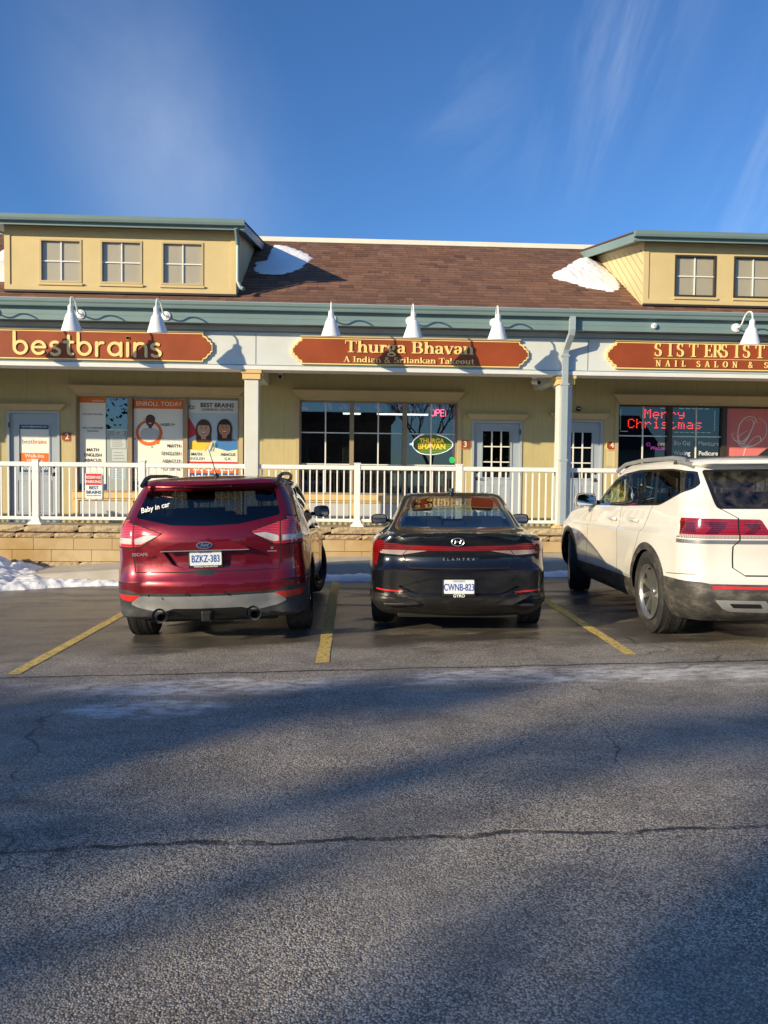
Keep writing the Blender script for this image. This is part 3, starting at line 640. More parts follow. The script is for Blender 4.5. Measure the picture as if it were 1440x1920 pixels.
# ------------------------------------------------------------------ signs on the frieze
def signplate(name,x0,x1,z0,z1,label,left=True,right=True):
    t=empty(name,((x0+x1)/2,12.99,z0),label,'sign')
    def outline(i):
        a,b,c,d=x0+i,x1-i,z0+i,z1-i; h=(d-c)
        cor=[(.155,0),(.145,.045),(.105,.055),(.085,.075),(.07,.11),(.03,.125),(.025,.16),(0,.165)]
        pts=[]
        L=[(a+u,c+v) for u,v in cor][::-1] if False else None
        pl=[(a+u,d-v) for u,v in cor]           # top-left going down
        bl=[(a+u,c+v) for u,v in cor][::-1]     # bottom-left going down
        br=[(b-u,c+v) for u,v in cor]
        tr=[(b-u,d-v) for u,v in cor][::-1]
        return pl+bl+br+tr
    q=MB(); q.prism(outline(0),12.955,12.994); q.build('gold_border',M['gold']); o=bpy.data.objects[-1] if False else None
    return t,outline
def make_sign(x0,x1,z0,z1,label):
    t=empty('shop_sign',((x0+x1)/2,12.97,z0),label,'sign')
    cor=[(.155,0),(.145,.045),(.105,.055),(.085,.075),(.07,.11),(.03,.125),(.025,.16),(0,.165)]
    def ol(i):
        a,b,c,d=x0+i,x1-i,z0+i,z1-i
        return [(a+u,d-v) for u,v in cor]+[(a+u,c+v) for u,v in cor][::-1]+[(b-u,c+v) for u,v in cor]+[(b-u,d-v) for u,v in cor][::-1]
    q=MB(); q.prism(ol(0),12.952,12.9935); Lc(q.build('border',M['gold']),t)
    q=MB(); q.prism(ol(.022),12.944,12.9515); Lc(q.build('panel',M['signred']),t)
    q=MB(); q.box(x0+.14,x1-.14,12.93,12.9935,z1+.003,z1+.03); Lc(q.build('cap_strip',M['cornice']),t)
    return t
SG=serif_glyphs(); MG=mono_glyphs(); GY=12.930
s=make_sign(-.93,3.05,3.45,3.895,'brown red carved sign reading Thurga Bhavan in gold serif letters')
q=MB(); h=.195; w=swidth('Thurga Bhavan',SG,h); k=2.17/w; strokes(q,'Thurga Bhavan',SG,-.05,3.655,h,GY,sx=k,depth=.014); Lc(q.build('main_lettering',M['gold']),s)
q=MB(); h=.095; w=swidth('A Indian & Srilankan Takeout',SG,h); k=2.20/w; strokes(q,'A Indian & Srilankan Takeout',SG,-.07,3.492,h,GY,sx=k,depth=.014); Lc(q.build('small_lettering',M['gold']),s)
s=make_sign(4.39,9.9,3.47,3.925,'brown red sign reading SISTER SIST and NAIL SALON in spaced gold capitals')
q=MB(); h=.225; x=5.20
for ch,xx in zip('SISTERSIST',(5.20,5.44,5.585,5.805,6.07,6.22,6.35,6.60,6.74,6.965)): strokes(q,ch,SG,xx,3.685,h,GY,depth=.014,sx=.92)
strokes(q,'ER',SG,7.32,3.685,h,GY,depth=.014,sx=.92)
Lc(q.build('main_lettering',M['gold']),s)
q=MB(); strokes(q,'NAIL SALON & S',SG,5.235,3.515,.105,GY,depth=.014,sp=.075); Lc(q.build('small_lettering',M['gold']),s)
Lc(boxo('underline',M['gold'],None,5.20,8.6,12.936,12.944,3.648,3.656),s)
s=make_sign(-8.9,-2.24,3.455,3.93,'brown red sign reading bestbrains in rounded gold lowercase letters')
q=MB(); h=.365; w=swidth('bestbrains',MG,h,1,.03); k=(2.42-.27)/(w-.27); strokes(q,'bestbrains',MG,-5.47,3.515,h,GY,depth=.014,sp=.03,sx=k,roundcap=True); Lc(q.build('main_lettering',M['gold']),s)

# ------------------------------------------------------------------ gooseneck lamps
def lampobj():
    t=empty('gooseneck_lamp',(0,12.72,4.147))
    q=MB(); q.lathe([(0,-.035),(.035,-.034),(.05,-.022),(.072,-.018),(.075,0),(0,0)],Matrix.Rotation(PI/2,4,'X')@Matrix.Scale(-1,4,(0,0,1)),24); q.build('wall_plate',M['lamp'],t,True)
    pts=[(0,0,0),(0,-.08,-.008),(0,-.14,-.004),(0,-.20,.03),(0,-.25,.09),(0,-.31,.145),(0,-.38,.172),(0,-.45,.170),(0,-.505,.14),(0,-.53,.09),(0,-.535,.0)]
    # smooth
    P=[Vector(p) for p in pts]; Q=[]
    for i in range(len(P)-1):
        p0=P[max(i-1,0)];p1=P[i];p2=P[i+1];p3=P[min(i+2,len(P)-1)]
        for k in range(4):
            u=k/4; Q.append(.5*((2*p1)+(p2-p0)*u+(2*p0-5*p1+4*p2-p3)*u*u+(-p0+3*p1-3*p2+p3)*u**3))
    Q.append(P[-1]); q=MB(); q.tube(Q,.0125,10); q.build('arm',M['lamp'],t,True)
    Mx=Matrix.Translation((0,-.535,.018))@Matrix.Rotation(R(9),4,'X')
    prof=[(0,.012),(.026,.012),(.030,0),(.043,-.006),(.045,-.085),(.052,-.09),(.053,-.112),(.066,-.122),(.082,-.15),(.104,-.22),(.130,-.30),(.152,-.362),(.160,-.385),(.153,-.383),(.126,-.300),(.10,-.22),(.075,-.155),(.0,-.12)]
    q=MB(); q.lathe(prof,Mx,36); s=q.build('shade',M['lamp'],t,True)
    q=MB(); q.lathe([(0,-.13),(.03,-.15),(.045,-.20),(.04,-.24),(0,-.265)],Mx,16); q.build('bulb',mat('bulb glass',(.8,.8,.75),.2),s,True)
    return t
LP=lampobj(); lx=[(-5.64,'white gooseneck lamp cut off by the left edge of the photo'),(-4.30,'white gooseneck lamp above the first letters of the bestbrains sign'),(-2.94,'white gooseneck lamp above the last letters of the bestbrains sign'),(-.265,'white gooseneck lamp above the letter T of the Thurga sign'),(1.02,'white gooseneck lamp above the B of Bhavan'),(2.41,'white gooseneck lamp above the right end of the Thurga Bhavan sign'),(6.50,'white gooseneck lamp above the nail salon sign')]
for i,(x,l) in enumerate(lx):
    o=LP if i==0 else copy_tree(LP); o.location.x=x; o.rotation_euler.z=R((-2,3,-3,0,1,-4,0)[i]); tag(o,l,'lamp','gooseneck lamps over the signs')
    if x<-7: o.location.x=x
t=empty('round_light',(5.10,12.719,4.147),'small round white fixture alone on the green fascia','light'); q=MB(); q.lathe([(0,-.05),(.03,-.05),(.045,-.04),(.05,0),(0,0)],Matrix.Rotation(PI/2,4,'X')@Matrix.Scale(-1,4,(0,0,1)),8); q.build('housing',M['lamp'],t)
q=MB(); q.lathe([(0,-.056),(.024,-.056),(.026,-.0502),(0,-.0502)],Matrix.Rotation(PI/2,4,'X')@Matrix.Scale(-1,4,(0,0,1)),16); q.build('lens',M['panel'],t)
# cameras
def seccam(x,y,z,label,yaw):
    t=empty('security_camera',(x,y,z),label,'security camera'); t.rotation_euler=(0,0,R(yaw))
    q=MB(); q.lathe([(0,0),(.05,0),(.055,.03),(.03,.05),(0,.05)],Matrix(),16); q.build('mount',M['white'],t,True)
    q=MB(); q.tube([(0,.05,-.05),(0,-.10,-.075)],.042,16); q.build('body',M['white'],t,True)
    q=MB(); q.tube([(0,-.1005,-.075),(0,-.112,-.077)],.034,16); q.build('lens',M['black'],t,True)
seccam(-1.18,13.75,3.40,'round white security camera under the beam right of the white column',0); seccam(3.36,13.75,3.38,'white security camera under the beam left of the downspout',30)
t=empty('wall_vent',(4.52,14.93,2.98),'small round vent above the door numbered 4','vent'); q=MB(); q.lathe([(0,-.02),(.04,-.018),(.05,0),(0,0)],Matrix.Rotation(PI/2,4,'X')@Matrix.Scale(-1,4,(0,0,1)),20); q.build('cover',M['bronze'],t)
boxo('slot',M['white'],t,-.03,.03,-.023,-.0205,-.005,.005)

# number plaques
def plaque(n,x,z,s=1):
    t=empty('number_plaque',(x,YW-.002,z),{'2':'brown eight sided plaque with the number two, right of the bestbrains door','3':'brown eight sided plaque with the number three, left of the takeout door','4':'brown eight sided plaque with the number four, beside the salon window'}[n],'house number','number plaques beside the doors')
    def o8(w,h,c): return [(-w+c,h),(w-c,h),(w,h-c),(w,-h+c),(w-c,-h),(-w+c,-h),(-w,-h+c),(-w,h-c)]
    q=MB(); q.prism(o8(.115,.092,.04),-.012,0); q.build('border',M['cornice'] if n!='4' else M['gold'],t)
    q=MB(); q.prism(o8(.102,.08,.036),-.018,-.0125); q.build('plate',M['signred'],t)
    text(n,.155,0,-.021,0,mat('plaque digit',(.85,.80,.62),.5),t,'digit',bold=.012)
plaque('2',-5.31,2.30); plaque('3',2.30,2.25); plaque('4',5.205,2.27)
t=empty('notice',(5.21,YW-.003,2.02),'small pale paper notice below the plaque numbered 4','notice'); boxo('sheet',mat('aged paper',(.62,.55,.32),.8),t,-.105,.105,-.003,0,-.15,.13)
q=MB()
for k in range(9): q.box(-.08,.07-random.random()*.05,-.0045,-.0032,.10-k*.026-.004,.10-k*.026)
q.build('printed_lines',M['cornice'],t)

# ------------------------------------------------------------------ railing
def railing():
    rl=empty('railing',(0,13.1,.735),'long white vinyl railing with square balusters along the walkway','railing')
    posts=[-7.0,-5.165,-3.42,.18,1.92,5.5,7.2]; cols=[(-9.46,-9.24),(-1.715,-1.485),(3.60,3.83),(9.0,9.23)]
    for x in posts:
        q=MB(); q.bbox(x-.052,x+.052,13.05,13.154,.735,1.80,.004); p=Lc(q.build('post',M['white']),rl)
        q=MB(); q.bbox(x-.062,x+.062,13.04,13.164,1.801,1.82,.006); q.build('post_cap',M['white']).parent=p
        q=MB(); z0=.7362
        q.add([(x+a*s,13.102+b*s,z) for s,z in ((.115,z0),(.11,z0+.02),(.07,z0+.06),(.056,z0+.11)) for a,b in ((-1,-1),(1,-1),(1,1),(-1,1))],[(4*i+k,4*i+(k+1)%4,4*i+4+(k+1)%4,4*i+4+k) for i in range(3) for k in range(4)]); q.build('post_skirt',M['white']).parent=p
    st=sorted([(x-.053,x+.053) for x in posts]+cols); bx=[]
    for (a,b),(c,d) in zip(st[:-1],st[1:]):
        Lc(boxo('top_rail',M['white'],None,b+.001,c-.001,13.06,13.145,1.70,1.775,bev=.01),rl); Lc(boxo('bottom_rail',M['white'],None,b+.001,c-.001,13.07,13.135,.815,.868,bev=.004),rl)
        n=round((c-b)/.113); bx+=[b+(c-b)*(k+.5)/n for k in range(n)]
    q=MB(); q.box(-.0115,.0115,-.0115,.0115,.869,1.699); pro=Lc(q.build('baluster',M['white']),rl)
    vis=[x for x in bx if -6.6<x<5.3]; rest=[x for x in bx if not -6.6<x<5.3]
    if len(vis)>98: rest+=vis[98:]; vis=vis[:98]
    q0=pro.data
    for k,x in enumerate(vis):
        o=pro if k==0 else bpy.data.objects.new('baluster',q0)
        if k: C.objects.link(o); o.parent=rl
        o.matrix_parent_inverse=Matrix(); o.location=(x,.002,-.735)
    q=MB()
    for x in rest: q.box(x-.0115,x+.0115,13.0905,13.1135,.869,1.699)
    o=Lc(q.build('baluster',M['white']),rl); o['kind']='stuff'
    return rl
railing()

# ------------------------------------------------------------------ posters and window signs
paper=mat('poster white',(.84,.84,.80),.55,spec=.3); orange=mat('poster orange',(.78,.17,.03),.5,spec=.3); navy=mat('poster navy',(.012,.075,.19),.5); ink=mat('poster ink',(.02,.02,.022),.5); whi=mat('poster white ink',(.85,.85,.82),.5)
blue=mat('poster blue',(.02,.10,.32),.5); grey=mat('poster grey ink',(.22,.22,.24),.5); yel=mat('poster yellow',(.82,.58,.05),.5); skin1=mat('skin light',(.62,.36,.24),.6); skin2=mat('skin tan',(.52,.27,.16),.6); skin3=mat('skin brown',(.11,.05,.03),.6)
hairm=mat('hair dark',(.03,.018,.014),.6); redm=mat('poster red',(.62,.02,.03),.45); skyp=mat('poster sky',(.50,.62,.72),.5); gren=mat('poster green',(.25,.42,.10),.5); tealm=mat('poster shirt blue',(.05,.20,.50),.5)
def ell(cx,cz,rx,rz_,n=28,a0=0,a1=360): return [(cx+rx*math.cos(R(a0+(a1-a0)*i/n)),cz+rz_*math.sin(R(a0+(a1-a0)*i/n))) for i in range(n if a1-a0==360 else n+1)]
class Poster:
    def __init__(s,x0,x1,z0,z1,y,label,cat='poster',m=paper,name='poster'):
        s.t=empty(name,((x0+x1)/2,y,z0),label,cat); s.y=y; s.k=0
        Lc(boxo('sheet',m,None,x0,x1,y,y+.003,z0,z1),s.t)
    def lay(s): s.k+=1; return s.y-.0009*s.k
    def shape(s,pts,m,name='print'):
        y=s.lay(); q=MB(); q.prism(pts,y,y+.0006); return Lc(q.build(name,m),s.t)
    def rect(s,a,b,c,d,m,name='printed_band'): return s.shape([(a,c),(b,c),(b,d),(a,d)],m,name)
    def txt(s,st,size,x,z,m,**k):
        y=s.lay(); o=text(st,size,x,y,z,m,None,k.pop('name','lettering'),depth=.0004,**k); return Lc(o,s.t)
PY_=YW+.088   # just outside the glass
def face(p,cx,cz,w,skin,hair,girl=True):
    # printed portrait of a smiling child
    if girl: p.shape(ell(cx,cz-.02,w*1.30,w*1.75),hair,'printed_hair'); p.shape(rounded([(cx-w*1.25,cz),(cx+w*1.25,cz),(cx+w*1.2,cz-w*2.2),(cx-w*1.2,cz-w*2.2)],.03),hair,'printed_hair')
    else: p.shape(ell(cx,cz+w*.35,w*1.08,w*1.12),hair,'printed_hair')
    p.shape([(cx-w*.35,cz-w*.8),(cx+w*.35,cz-w*.8),(cx+w*.4,cz-w*1.7),(cx-w*.4,cz-w*1.7)],skin,'printed_neck')
    p.shape([(a,b) for a,b in ell(cx,cz-.1*w,w,w*1.28)],skin,'printed_face')
    if girl: p.shape(arc(cx,cz+w*.25,w*1.0,w*.98,20,160,14),hair,'printed_fringe')
    for sx in (-1,1): p.shape(ell(cx+sx*w*.38,cz+w*.12,w*.12,w*.08,12),ink,'printed_eye'); p.shape(ell(cx+sx*w*.38,cz+w*.32,w*.2,w*.035,12),hair,'printed_brow')
    p.shape(ell(cx,cz-w*.18,w*.12,w*.07,12),mat('nose shade print',tuple(c*.75 for c in skin.node_tree.nodes['Principled BSDF'].inputs[0].default_value[:3]),.6),'printed_nose')
    p.shape(arc(cx,cz-w*.45,w*.42,w*.36,180,360,12),redm,'printed_mouth'); p.shape(arc(cx,cz-w*.47,w*.34,w*.2,180,360,12),whi,'printed_teeth')
# 1 narrow banner
p=Poster(-5.11,-4.62,1.29,3.055,PY_,'tall narrow white poster headed CERTIFIED TEACHERS beside the plaque numbered 2')
p.rect(-5.11,-4.62,2.96,3.055,orange); p.txt('bestbrains',.055,-4.76,3.0,whi); p.txt('CERTIFIED TEACHERS',.040,-4.865,2.74,ink,bold=.006); p.txt('REAL CLASSROOM',.045,-4.865,2.48,ink,bold=.006); p.txt('TEACHING',.045,-4.865,2.42,ink,bold=.006)
for k,st in enumerate(('MATH','ENGLISH','ABACUS','CODING')): p.txt(st,.085,-4.865,2.06-.10*k,ink,bold=.008)
p.rect(-5.11,-4.62,1.29,1.41,navy); p.txt('905-554-1230',.06,-4.865,1.35,whi,bold=.02)
# open pane with notices
p=Poster(-4.60,-4.20,1.29,2.46,PY_,'pale cloudy film over the lower part of the narrow pane beside the CERTIFIED TEACHERS poster',m=mat('frosted film',(.34,.40,.41),.5),name='window_film',cat='window film')
Lc(boxo('slat',M['muntin'],None,-4.60,-4.20,PY_-.003,PY_-.0005,2.44,2.46),p.t)
npaper=mat('notice paper',(.52,.58,.60),.6)
def notice(x0,x1,z0,z1,label,y,lines=5,mm=None):
    p=Poster(x0,x1,z0,z1,y,label,cat='notice',m=mm or npaper,name='notice')
    for k in range(lines):
        z=z1-(z1-z0)*(k+1.2)/(lines+1.2); p.rect(x0+.03,x1-.04-random.random()*.05,z-.005,z+.005,grey,'printed_line')
notice(-4.53,-4.24,2.10,2.34,'pale notice with a few grey lines, upper one in the narrow pane',PY_-.006)
notice(-4.50,-4.22,1.85,2.08,'pale notice with dark blocks, middle one in the narrow pane',PY_-.006,3)
notice(-4.51,-4.24,1.50,1.80,'blue tinted notice, lowest one in the narrow pane',PY_-.006,6,mat('blue notice',(.40,.52,.62),.6))
notice(-4.45,-4.27,2.35,2.43,'small square card above the notices in the narrow pane',PY_-.009,2)
# 2 enroll poster
p=Poster(-4.09,-3.16,1.29,3.045,PY_,'large white poster headed ENROLL TODAY showing a boy inside an orange ring')
p.rect(-4.09,-3.16,2.865,3.045,orange); p.txt('ENROLL TODAY',.118,-3.61,2.955,whi,bold=.004)
p.shape(ell(-3.80,2.40,.255,.25),orange,'printed_ring'); p.shape(ell(-3.80,2.41,.195,.19),paper,'printed_ring'); 
for a,b,c_,m_ in ((-3.99,2.52,.028,tealm),(-3.64,2.22,.035,orange),(-3.745,2.13,.016,gren),(-4.06,2.28,.014,grey),(-3.53,2.3,.012,grey),(-3.89,2.66,.012,grey)): p.shape(ell(a,b,c_,c_,14),m_,'printed_dot')
p.shape(rounded([(-3.95,2.27),(-3.64,2.27),(-3.60,2.42),(-3.68,2.49),(-3.90,2.49),(-3.97,2.42)],.05),mat('shirt grey print',(.55,.55,.56),.6),'printed_shirt'); face(p,-3.775,2.63,.082,skin3,hairm,False)
p.txt('AGES 3+',.075,-3.44,2.56,ink,bold=.006)
for k,st in enumerate(('MATH','ENGLISH','ABACUS','CODING')): p.txt(st,.092,-3.20,2.155-.147*k,ink,align='RIGHT',bold=.004)
p.rect(-4.09,-3.16,1.29,1.47,blue); p.txt('markham@bestbrains.com',.072,-3.62,1.38,whi,bold=.01)
# 3 two children poster
p=Poster(-3.05,-2.11,1.29,3.045,PY_,'colourful poster of two smiling children headed BEST BRAINS next to the white column')
p.rect(-3.05,-2.11,2.10,2.80,skyp,'printed_photo'); p.rect(-3.05,-2.11,2.80,3.045,mat('poster pale',(.72,.76,.80),.5),'printed_header')
p.shape([(-3.05,2.72),(-2.86,2.40),(-3.05,2.3)],redm,'printed_shape')
p.txt('BEST BRAINS',.112,-2.505,2.945,ink,bold=.028,sx=1.0); p.txt('LEARNING CENTERS',.066,-2.50,2.86,ink,bold=.01)
p.shape(ell(-3.0,2.90,.035,.035),ink,'printed_logo'); p.shape(ell(-3.0,2.90,.022,.022),paper,'printed_logo'); p.rect(-3.04,-3.03,2.88,2.98,ink,'printed_logo'); p.shape(ell(-2.955,2.90,.03,.03),ink,'printed_logo'); p.shape(ell(-2.955,2.90,.019,.019),paper,'printed_logo')
p.shape(rounded([(-3.05,2.0),(-2.55,2.0),(-2.58,2.22),(-2.66,2.30),(-2.86,2.30),(-3.0,2.24)],.06),yel,'printed_shirt'); p.shape(rounded([(-2.60,2.02),(-2.11,2.02),(-2.11,2.27),(-2.25,2.32),(-2.45,2.32),(-2.55,2.24)],.06),tealm,'printed_shirt')
face(p,-2.76,2.49,.118,skin1,mat('hair brown',(.075,.035,.02),.6)); face(p,-2.36,2.51,.112,skin2,hairm)
p.shape([(-3.05,1.95),(-2.11,1.95),(-2.11,2.10),(-2.3,2.07),(-2.56,2.14),(-2.8,2.07),(-3.05,2.10)],mat('poster book',(.74,.78,.62),.6),'printed_page'); 
for k in range(4): p.shape([(-2.74+.05*k,2.06),(-2.71+.05*k,2.06),(-2.62+.03*k,2.22),(-2.63+.03*k,2.24)],(skin1,whi,tealm,gren)[k],'printed_pencil')
p.rect(-3.05,-2.11,1.86,1.96,paper)
p.txt('MATH',.075,-2.89,2.0,ink,bold=.006); p.txt('ENGLISH',.075,-2.88,1.915,ink,bold=.006); p.txt('ABACUS',.075,-2.29,2.0,ink,bold=.006); p.txt('G.K.',.075,-2.29,1.915,ink,bold=.006)
p.rect(-3.05,-2.11,1.835,1.86,redm); p.rect(-3.05,-2.11,1.64,1.835,orange); p.txt('905-554-1230',.155,-2.58,1.735,whi,bold=.012,sx=.9); p.rect(-3.05,-2.11,1.29,1.639,blue); p.txt('NOW IN',.12,-2.75,1.55,whi,bold=.02)
# door poster
p=Poster(-6.21,-5.67,1.62,2.535,YW+.042,'white bestbrains poster with orange Walk-Ins band filling the window of the left door')
p.rect(-6.21,-5.67,2.44,2.535,navy); p.txt('markham@bestbrains.com',.044,-5.94,2.487,whi,bold=.01); p.txt('best',.118,-5.975,2.20,grey,align='RIGHT'); p.txt('brains',.118,-5.97,2.20,orange,align='LEFT',sx=.9)
p.rect(-6.21,-5.67,1.80,1.985,orange); p.txt('Walk-Ins',.10,-5.94,1.93,whi,bold=.01); p.txt('Welcome',.075,-5.94,1.845,whi,bold=.01); p.rect(-6.21,-5.67,1.62,1.77,navy); p.txt('905-554-1230',.088,-5.94,1.695,whi,bold=.015)
# reserved parking sign hung on the railing
t=empty('parking_sign',(-4.20,13.03,1.165),'red and white reserved parking sign hanging on the railing','sign')
q=MB(); q.prism(rounded([(-4.345,1.165),(-4.055,1.165),(-4.055,1.60),(-4.345,1.60)],.03),13.025,13.028); Lc(q.build('plate',M['doorframe']),t)
q=MB(); q.prism(rounded([(-4.338,1.172),(-4.062,1.172),(-4.062,1.593),(-4.338,1.593)],.026),13.0225,13.0249); Lc(q.build('face',paper),t)
q=MB(); q.prism(rounded([(-4.33,1.40),(-4.07,1.40),(-4.07,1.585),(-4.33,1.585)],[0,0,.02,.02]),13.0205,13.0224); Lc(q.build('red_panel',redm),t)
for st,sz,z,m_ in (('RESERVED',.062,1.525,whi),('PARKING',.062,1.452,whi),('BEST',.074,1.352,navy),('BRAINS',.074,1.277,navy),('PICK UP / DROP OFF',.025,1.222,navy)): Lc(text(st,sz,-4.20,13.0195,z,m_,bold=.018 if sz>.03 else .0),t)
q=MB()
for x in (-4.23,-4.17): q.tube([(x,13.019,1.585),(x,13.03,1.585)],.006,8)
Lc(q.build('bolt',M['metal']),t)
# leaf sign, sticker, open sign, marigold garland, curtains in the takeout window
t=empty('leaf_sign',(1.67,YW+.09,2.04),'green leaf shaped sign reading THURGA BHAVAN in gold inside a glowing white edge','sign')
def leaf(s):
    pts=[]
    for i in range(40):
        a=2*PI*i/40; r=1/(1+.10*abs(math.cos(a))**6*0)
        x=math.cos(a)*.405; z=math.sin(a)*.205*(1-.16*math.cos(a))*(1 if abs(math.cos(a))<.8 else .93)
        pts.append((1.675+x*s,2.25+z*s))
    return pts
glow=mat('white edge glow',(.9,.9,1),.4,em=((.8,.82,1),.55)); lg=MT('leaf print',(.12,.27,.03),.5)
w_=lg.n('ShaderNodeTexWave'); w_.inputs['Scale'].default_value=9; w_.inputs['Distortion'].default_value=2; w_.bands_direction='Z'; lg.l(lg.obj(),w_.inputs['Vector']); lg.color(lg.mix(w_.outputs[0],(.05,.15,.015),(.22,.36,.07)))
q=MB(); q.prism(leaf(1.0),YW+.086,YW+.09); q.prism([(1.22,2.235),(1.29,2.22),(1.29,2.28),(1.22,2.265)],YW+.086,YW+.0895); Lc(q.build('glowing_edge',glow),t)
q=MB(); q.prism(leaf(.95),YW+.083,YW+.0855); Lc(q.build('leaf',lg.m),t)
gl=mat('sign yellow',(.85,.56,.06),.5,em=((.9,.55,.05),.35))
q=MB(); strokes(q,'THURGA'.replace('H','I').replace('U','I') if False else '',SG,0,0,1,0) if False else None
Lc(text('THURGA',.125,1.655,YW+.081,2.315,gl,bold=.022,sx=.95),t); Lc(text('BHAVAN',.145,1.655,YW+.081,2.205,gl,bold=.022,sx=.95),t)
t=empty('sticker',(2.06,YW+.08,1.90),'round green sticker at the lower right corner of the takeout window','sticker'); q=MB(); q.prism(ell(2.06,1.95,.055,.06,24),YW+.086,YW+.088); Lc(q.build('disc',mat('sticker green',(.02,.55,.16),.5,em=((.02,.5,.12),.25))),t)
q=MB(); q.box(2.03,2.09,YW+.084,YW+.0855,1.965,1.972); q.box(2.035,2.085,YW+.084,YW+.0855,1.925,1.932); q.box(2.03,2.037,YW+.084,YW+.0855,1.93,1.965); Lc(q.build('mark',mat('sticker dark',(.01,.2,.05),.5)),t)
neonr=mat('neon red',(1,.1,.2),.4,em=((1,.08,.16),9)); neonp=mat('neon pink',(1,.2,.9),.4,em=((.9,.12,.85),3)); neony=mat('neon yellow',(1,.7,.3),.4,em=((1,.6,.25),2.5)); neong=mat('neon green',(.1,.9,.5),.4,em=((.1,.7,.4),.5))
t=empty('open_sign',(1.86,YW+.16,2.80),'red glowing OPEN sign at the top of the takeout window','sign')
MBx=MB()
def neon_text(st,x,z,h,w,y,m,name,par,r=.007):
    # bent tube letters
    g={'O':[[(.5+.5*math.cos(a*PI/10),.5+.5*math.sin(a*PI/10)) for a in range(21)]],'P':[[(0,0),(0,1),(.6,1),(.95,.85),(.95,.62),(.6,.48),(0,.48)]],'E':[[(.9,1),(0,1),(0,0),(.9,0)],[(0,.5),(.75,.5)]],'N':[[(0,0),(0,1),(.9,0),(.9,1)]]}
    q=MB()
    for i,c_ in enumerate(st):
        for pl in g[c_]: q.tube([(x+w*i*1.25+a*w,y,z+b*h) for a,b in pl],r,6)
    return Lc(q.build(name,m,smooth=True),par)
neon_text('OPEN',1.645,2.81,.125,.076,YW+.15,neonr,'letter_tubes',t); neon_text('OPEN',1.635,2.80,.145,.078,YW+.17,mat('neon dim',(.5,.05,.12),.4,em=((.6,.03,.10),1.2)),'outline_tubes',t,.004)
q=MB()
for k in range(9):
    for r_ in range(3): q.box(1.63+k*.05,1.65+k*.05,YW+.17,YW+.175,2.66+r_*.03,2.667+r_*.03) if random.random()<.5 else None
Lc(q.build('small_lights',neong),t)
# garland of orange flowers round the panes
gar=empty('flower_garland',(.6,YW+.13,3.0),'orange marigold garland hung along the top and right edge inside the takeout window','garland')
q=MB(); 
def flower(q,x,y,z,r):
    for k in range(7):
        a=k*2*PI/7; q.prism(ell(x+r*.55*math.cos(a),z+r*.55*math.sin(a),r*.42,r*.42,7),y-.004*k,y-.004*k+.003)
for cx in (-.82,-.30,-.05,.20,.62,1.0,1.30,1.62):
    for k in range(3): flower(q,cx+random.uniform(-.07,.07),YW+.13,3.0-random.uniform(0,.09),.035)
for k in range(26): flower(q,2.09+random.uniform(-.015,.015),YW+.13,2.95-k*.04,.022)
for k in range(8): flower(q,1.62+k*.055,YW+.14,2.965+random.uniform(-.02,.02),.022)
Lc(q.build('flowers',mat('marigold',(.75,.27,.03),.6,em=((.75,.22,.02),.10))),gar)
cu=MT('curtain lace',(.20,.20,.19),.9); cu.color(cu.mix(cu.rng(cu.noise(28,3,.6,dist=2),.45,.55),(.07,.07,.07),(.26,.26,.24)))
for a,b,l in ((-.86,-.74,'narrow lace curtain strip at the left edge of the takeout window'),(-.10,.03,'narrow lace curtain strip left of the first bar of the takeout window')):
    q=MB(); n=16; q.add([(a+(b-a)*i/n,YW+.2+.015*math.sin(i*1.9),z) for z in (1.3,2.40) for i in range(n+1)],[(i,i+1,n+2+i,n+1+i) for i in range(n)])
    tag(q.build('curtain',cu.m),l,'curtain')
q=MB(); n=60; q.add([(.2+1.9*i/n,YW+.22+.02*math.sin(i*1.7),z) for z in (1.3,1.80) for i in range(n+1)],[(i,i+1,n+2+i,n+1+i) for i in range(n)]); tag(q.build('curtain',cu.m),'low lace curtain behind the railing across the middle and right panes','curtain')
Lc(boxo('sheet',mat('faded card',(.28,.20,.20),.7),None,1.36,1.56,YW+.11,YW+.113,2.55,2.76),empty('card',(1.46,YW+.11,2.55),'faded pink card behind the glass above the leaf sign','card'))
# nail salon window: dot matrix sign, neon welcome, lettering, pink poster
F5={'M':['10001','11011','10101','10101','10001','10001','10001'],'e':['00000','00000','01110','10001','11111','10000','01110'],'r':['00000','00000','10110','11001','10000','10000','10000'],'y':['00000','00000','10001','10001','01111','00001','01110'],'C':['01110','10001','10000','10000','10000','10001','01110'],'h':['10000','10000','10110','11001','10001','10001','10001'],'i':['00100','00000','01100','00100','00100','00100','01110'],'s':['00000','00000','01111','10000','01110','00001','11110'],'t':['01000','01000','11100','01000','01000','01001','00110'],'m':['00000','00000','11010','10101','10101','10101','10101'],'a':['00000','00000','01110','00001','01111','10001','01111']}
t=empty('led_sign',(6.4,YW+.25,2.55),'black dot matrix board glowing with red words Merry Christmas in the nail salon window','sign')
Lc(boxo('housing',M['black'],None,5.42,7.42,YW+.22,YW+.26,2.55,3.05),t)
ledr=mat('led red',(1,.05,.03),.4,em=((1,.035,.02),14)); ledw=mat('led pale',(.6,1,.85),.4,em=((.45,.9,.7),1.5))
q=MB()
def led(st,x,z,dx,dz):
    for c_ in st:
        if c_!=' ':
            for j,row in enumerate(F5[c_]):
                for i,b in enumerate(row):
                    if b=='1': q.box(x+i*dx,x+i*dx+dx*.72,YW+.212,YW+.219,z-j*dz,z-j*dz+dz*.5)
        x+=dx*6.2
led('Merry',5.93,3.0,.0275,.027); led('Christmas',5.60,2.80,.0275,.027)
Lc(q.build('red_dots',ledr),t)
q=MB()
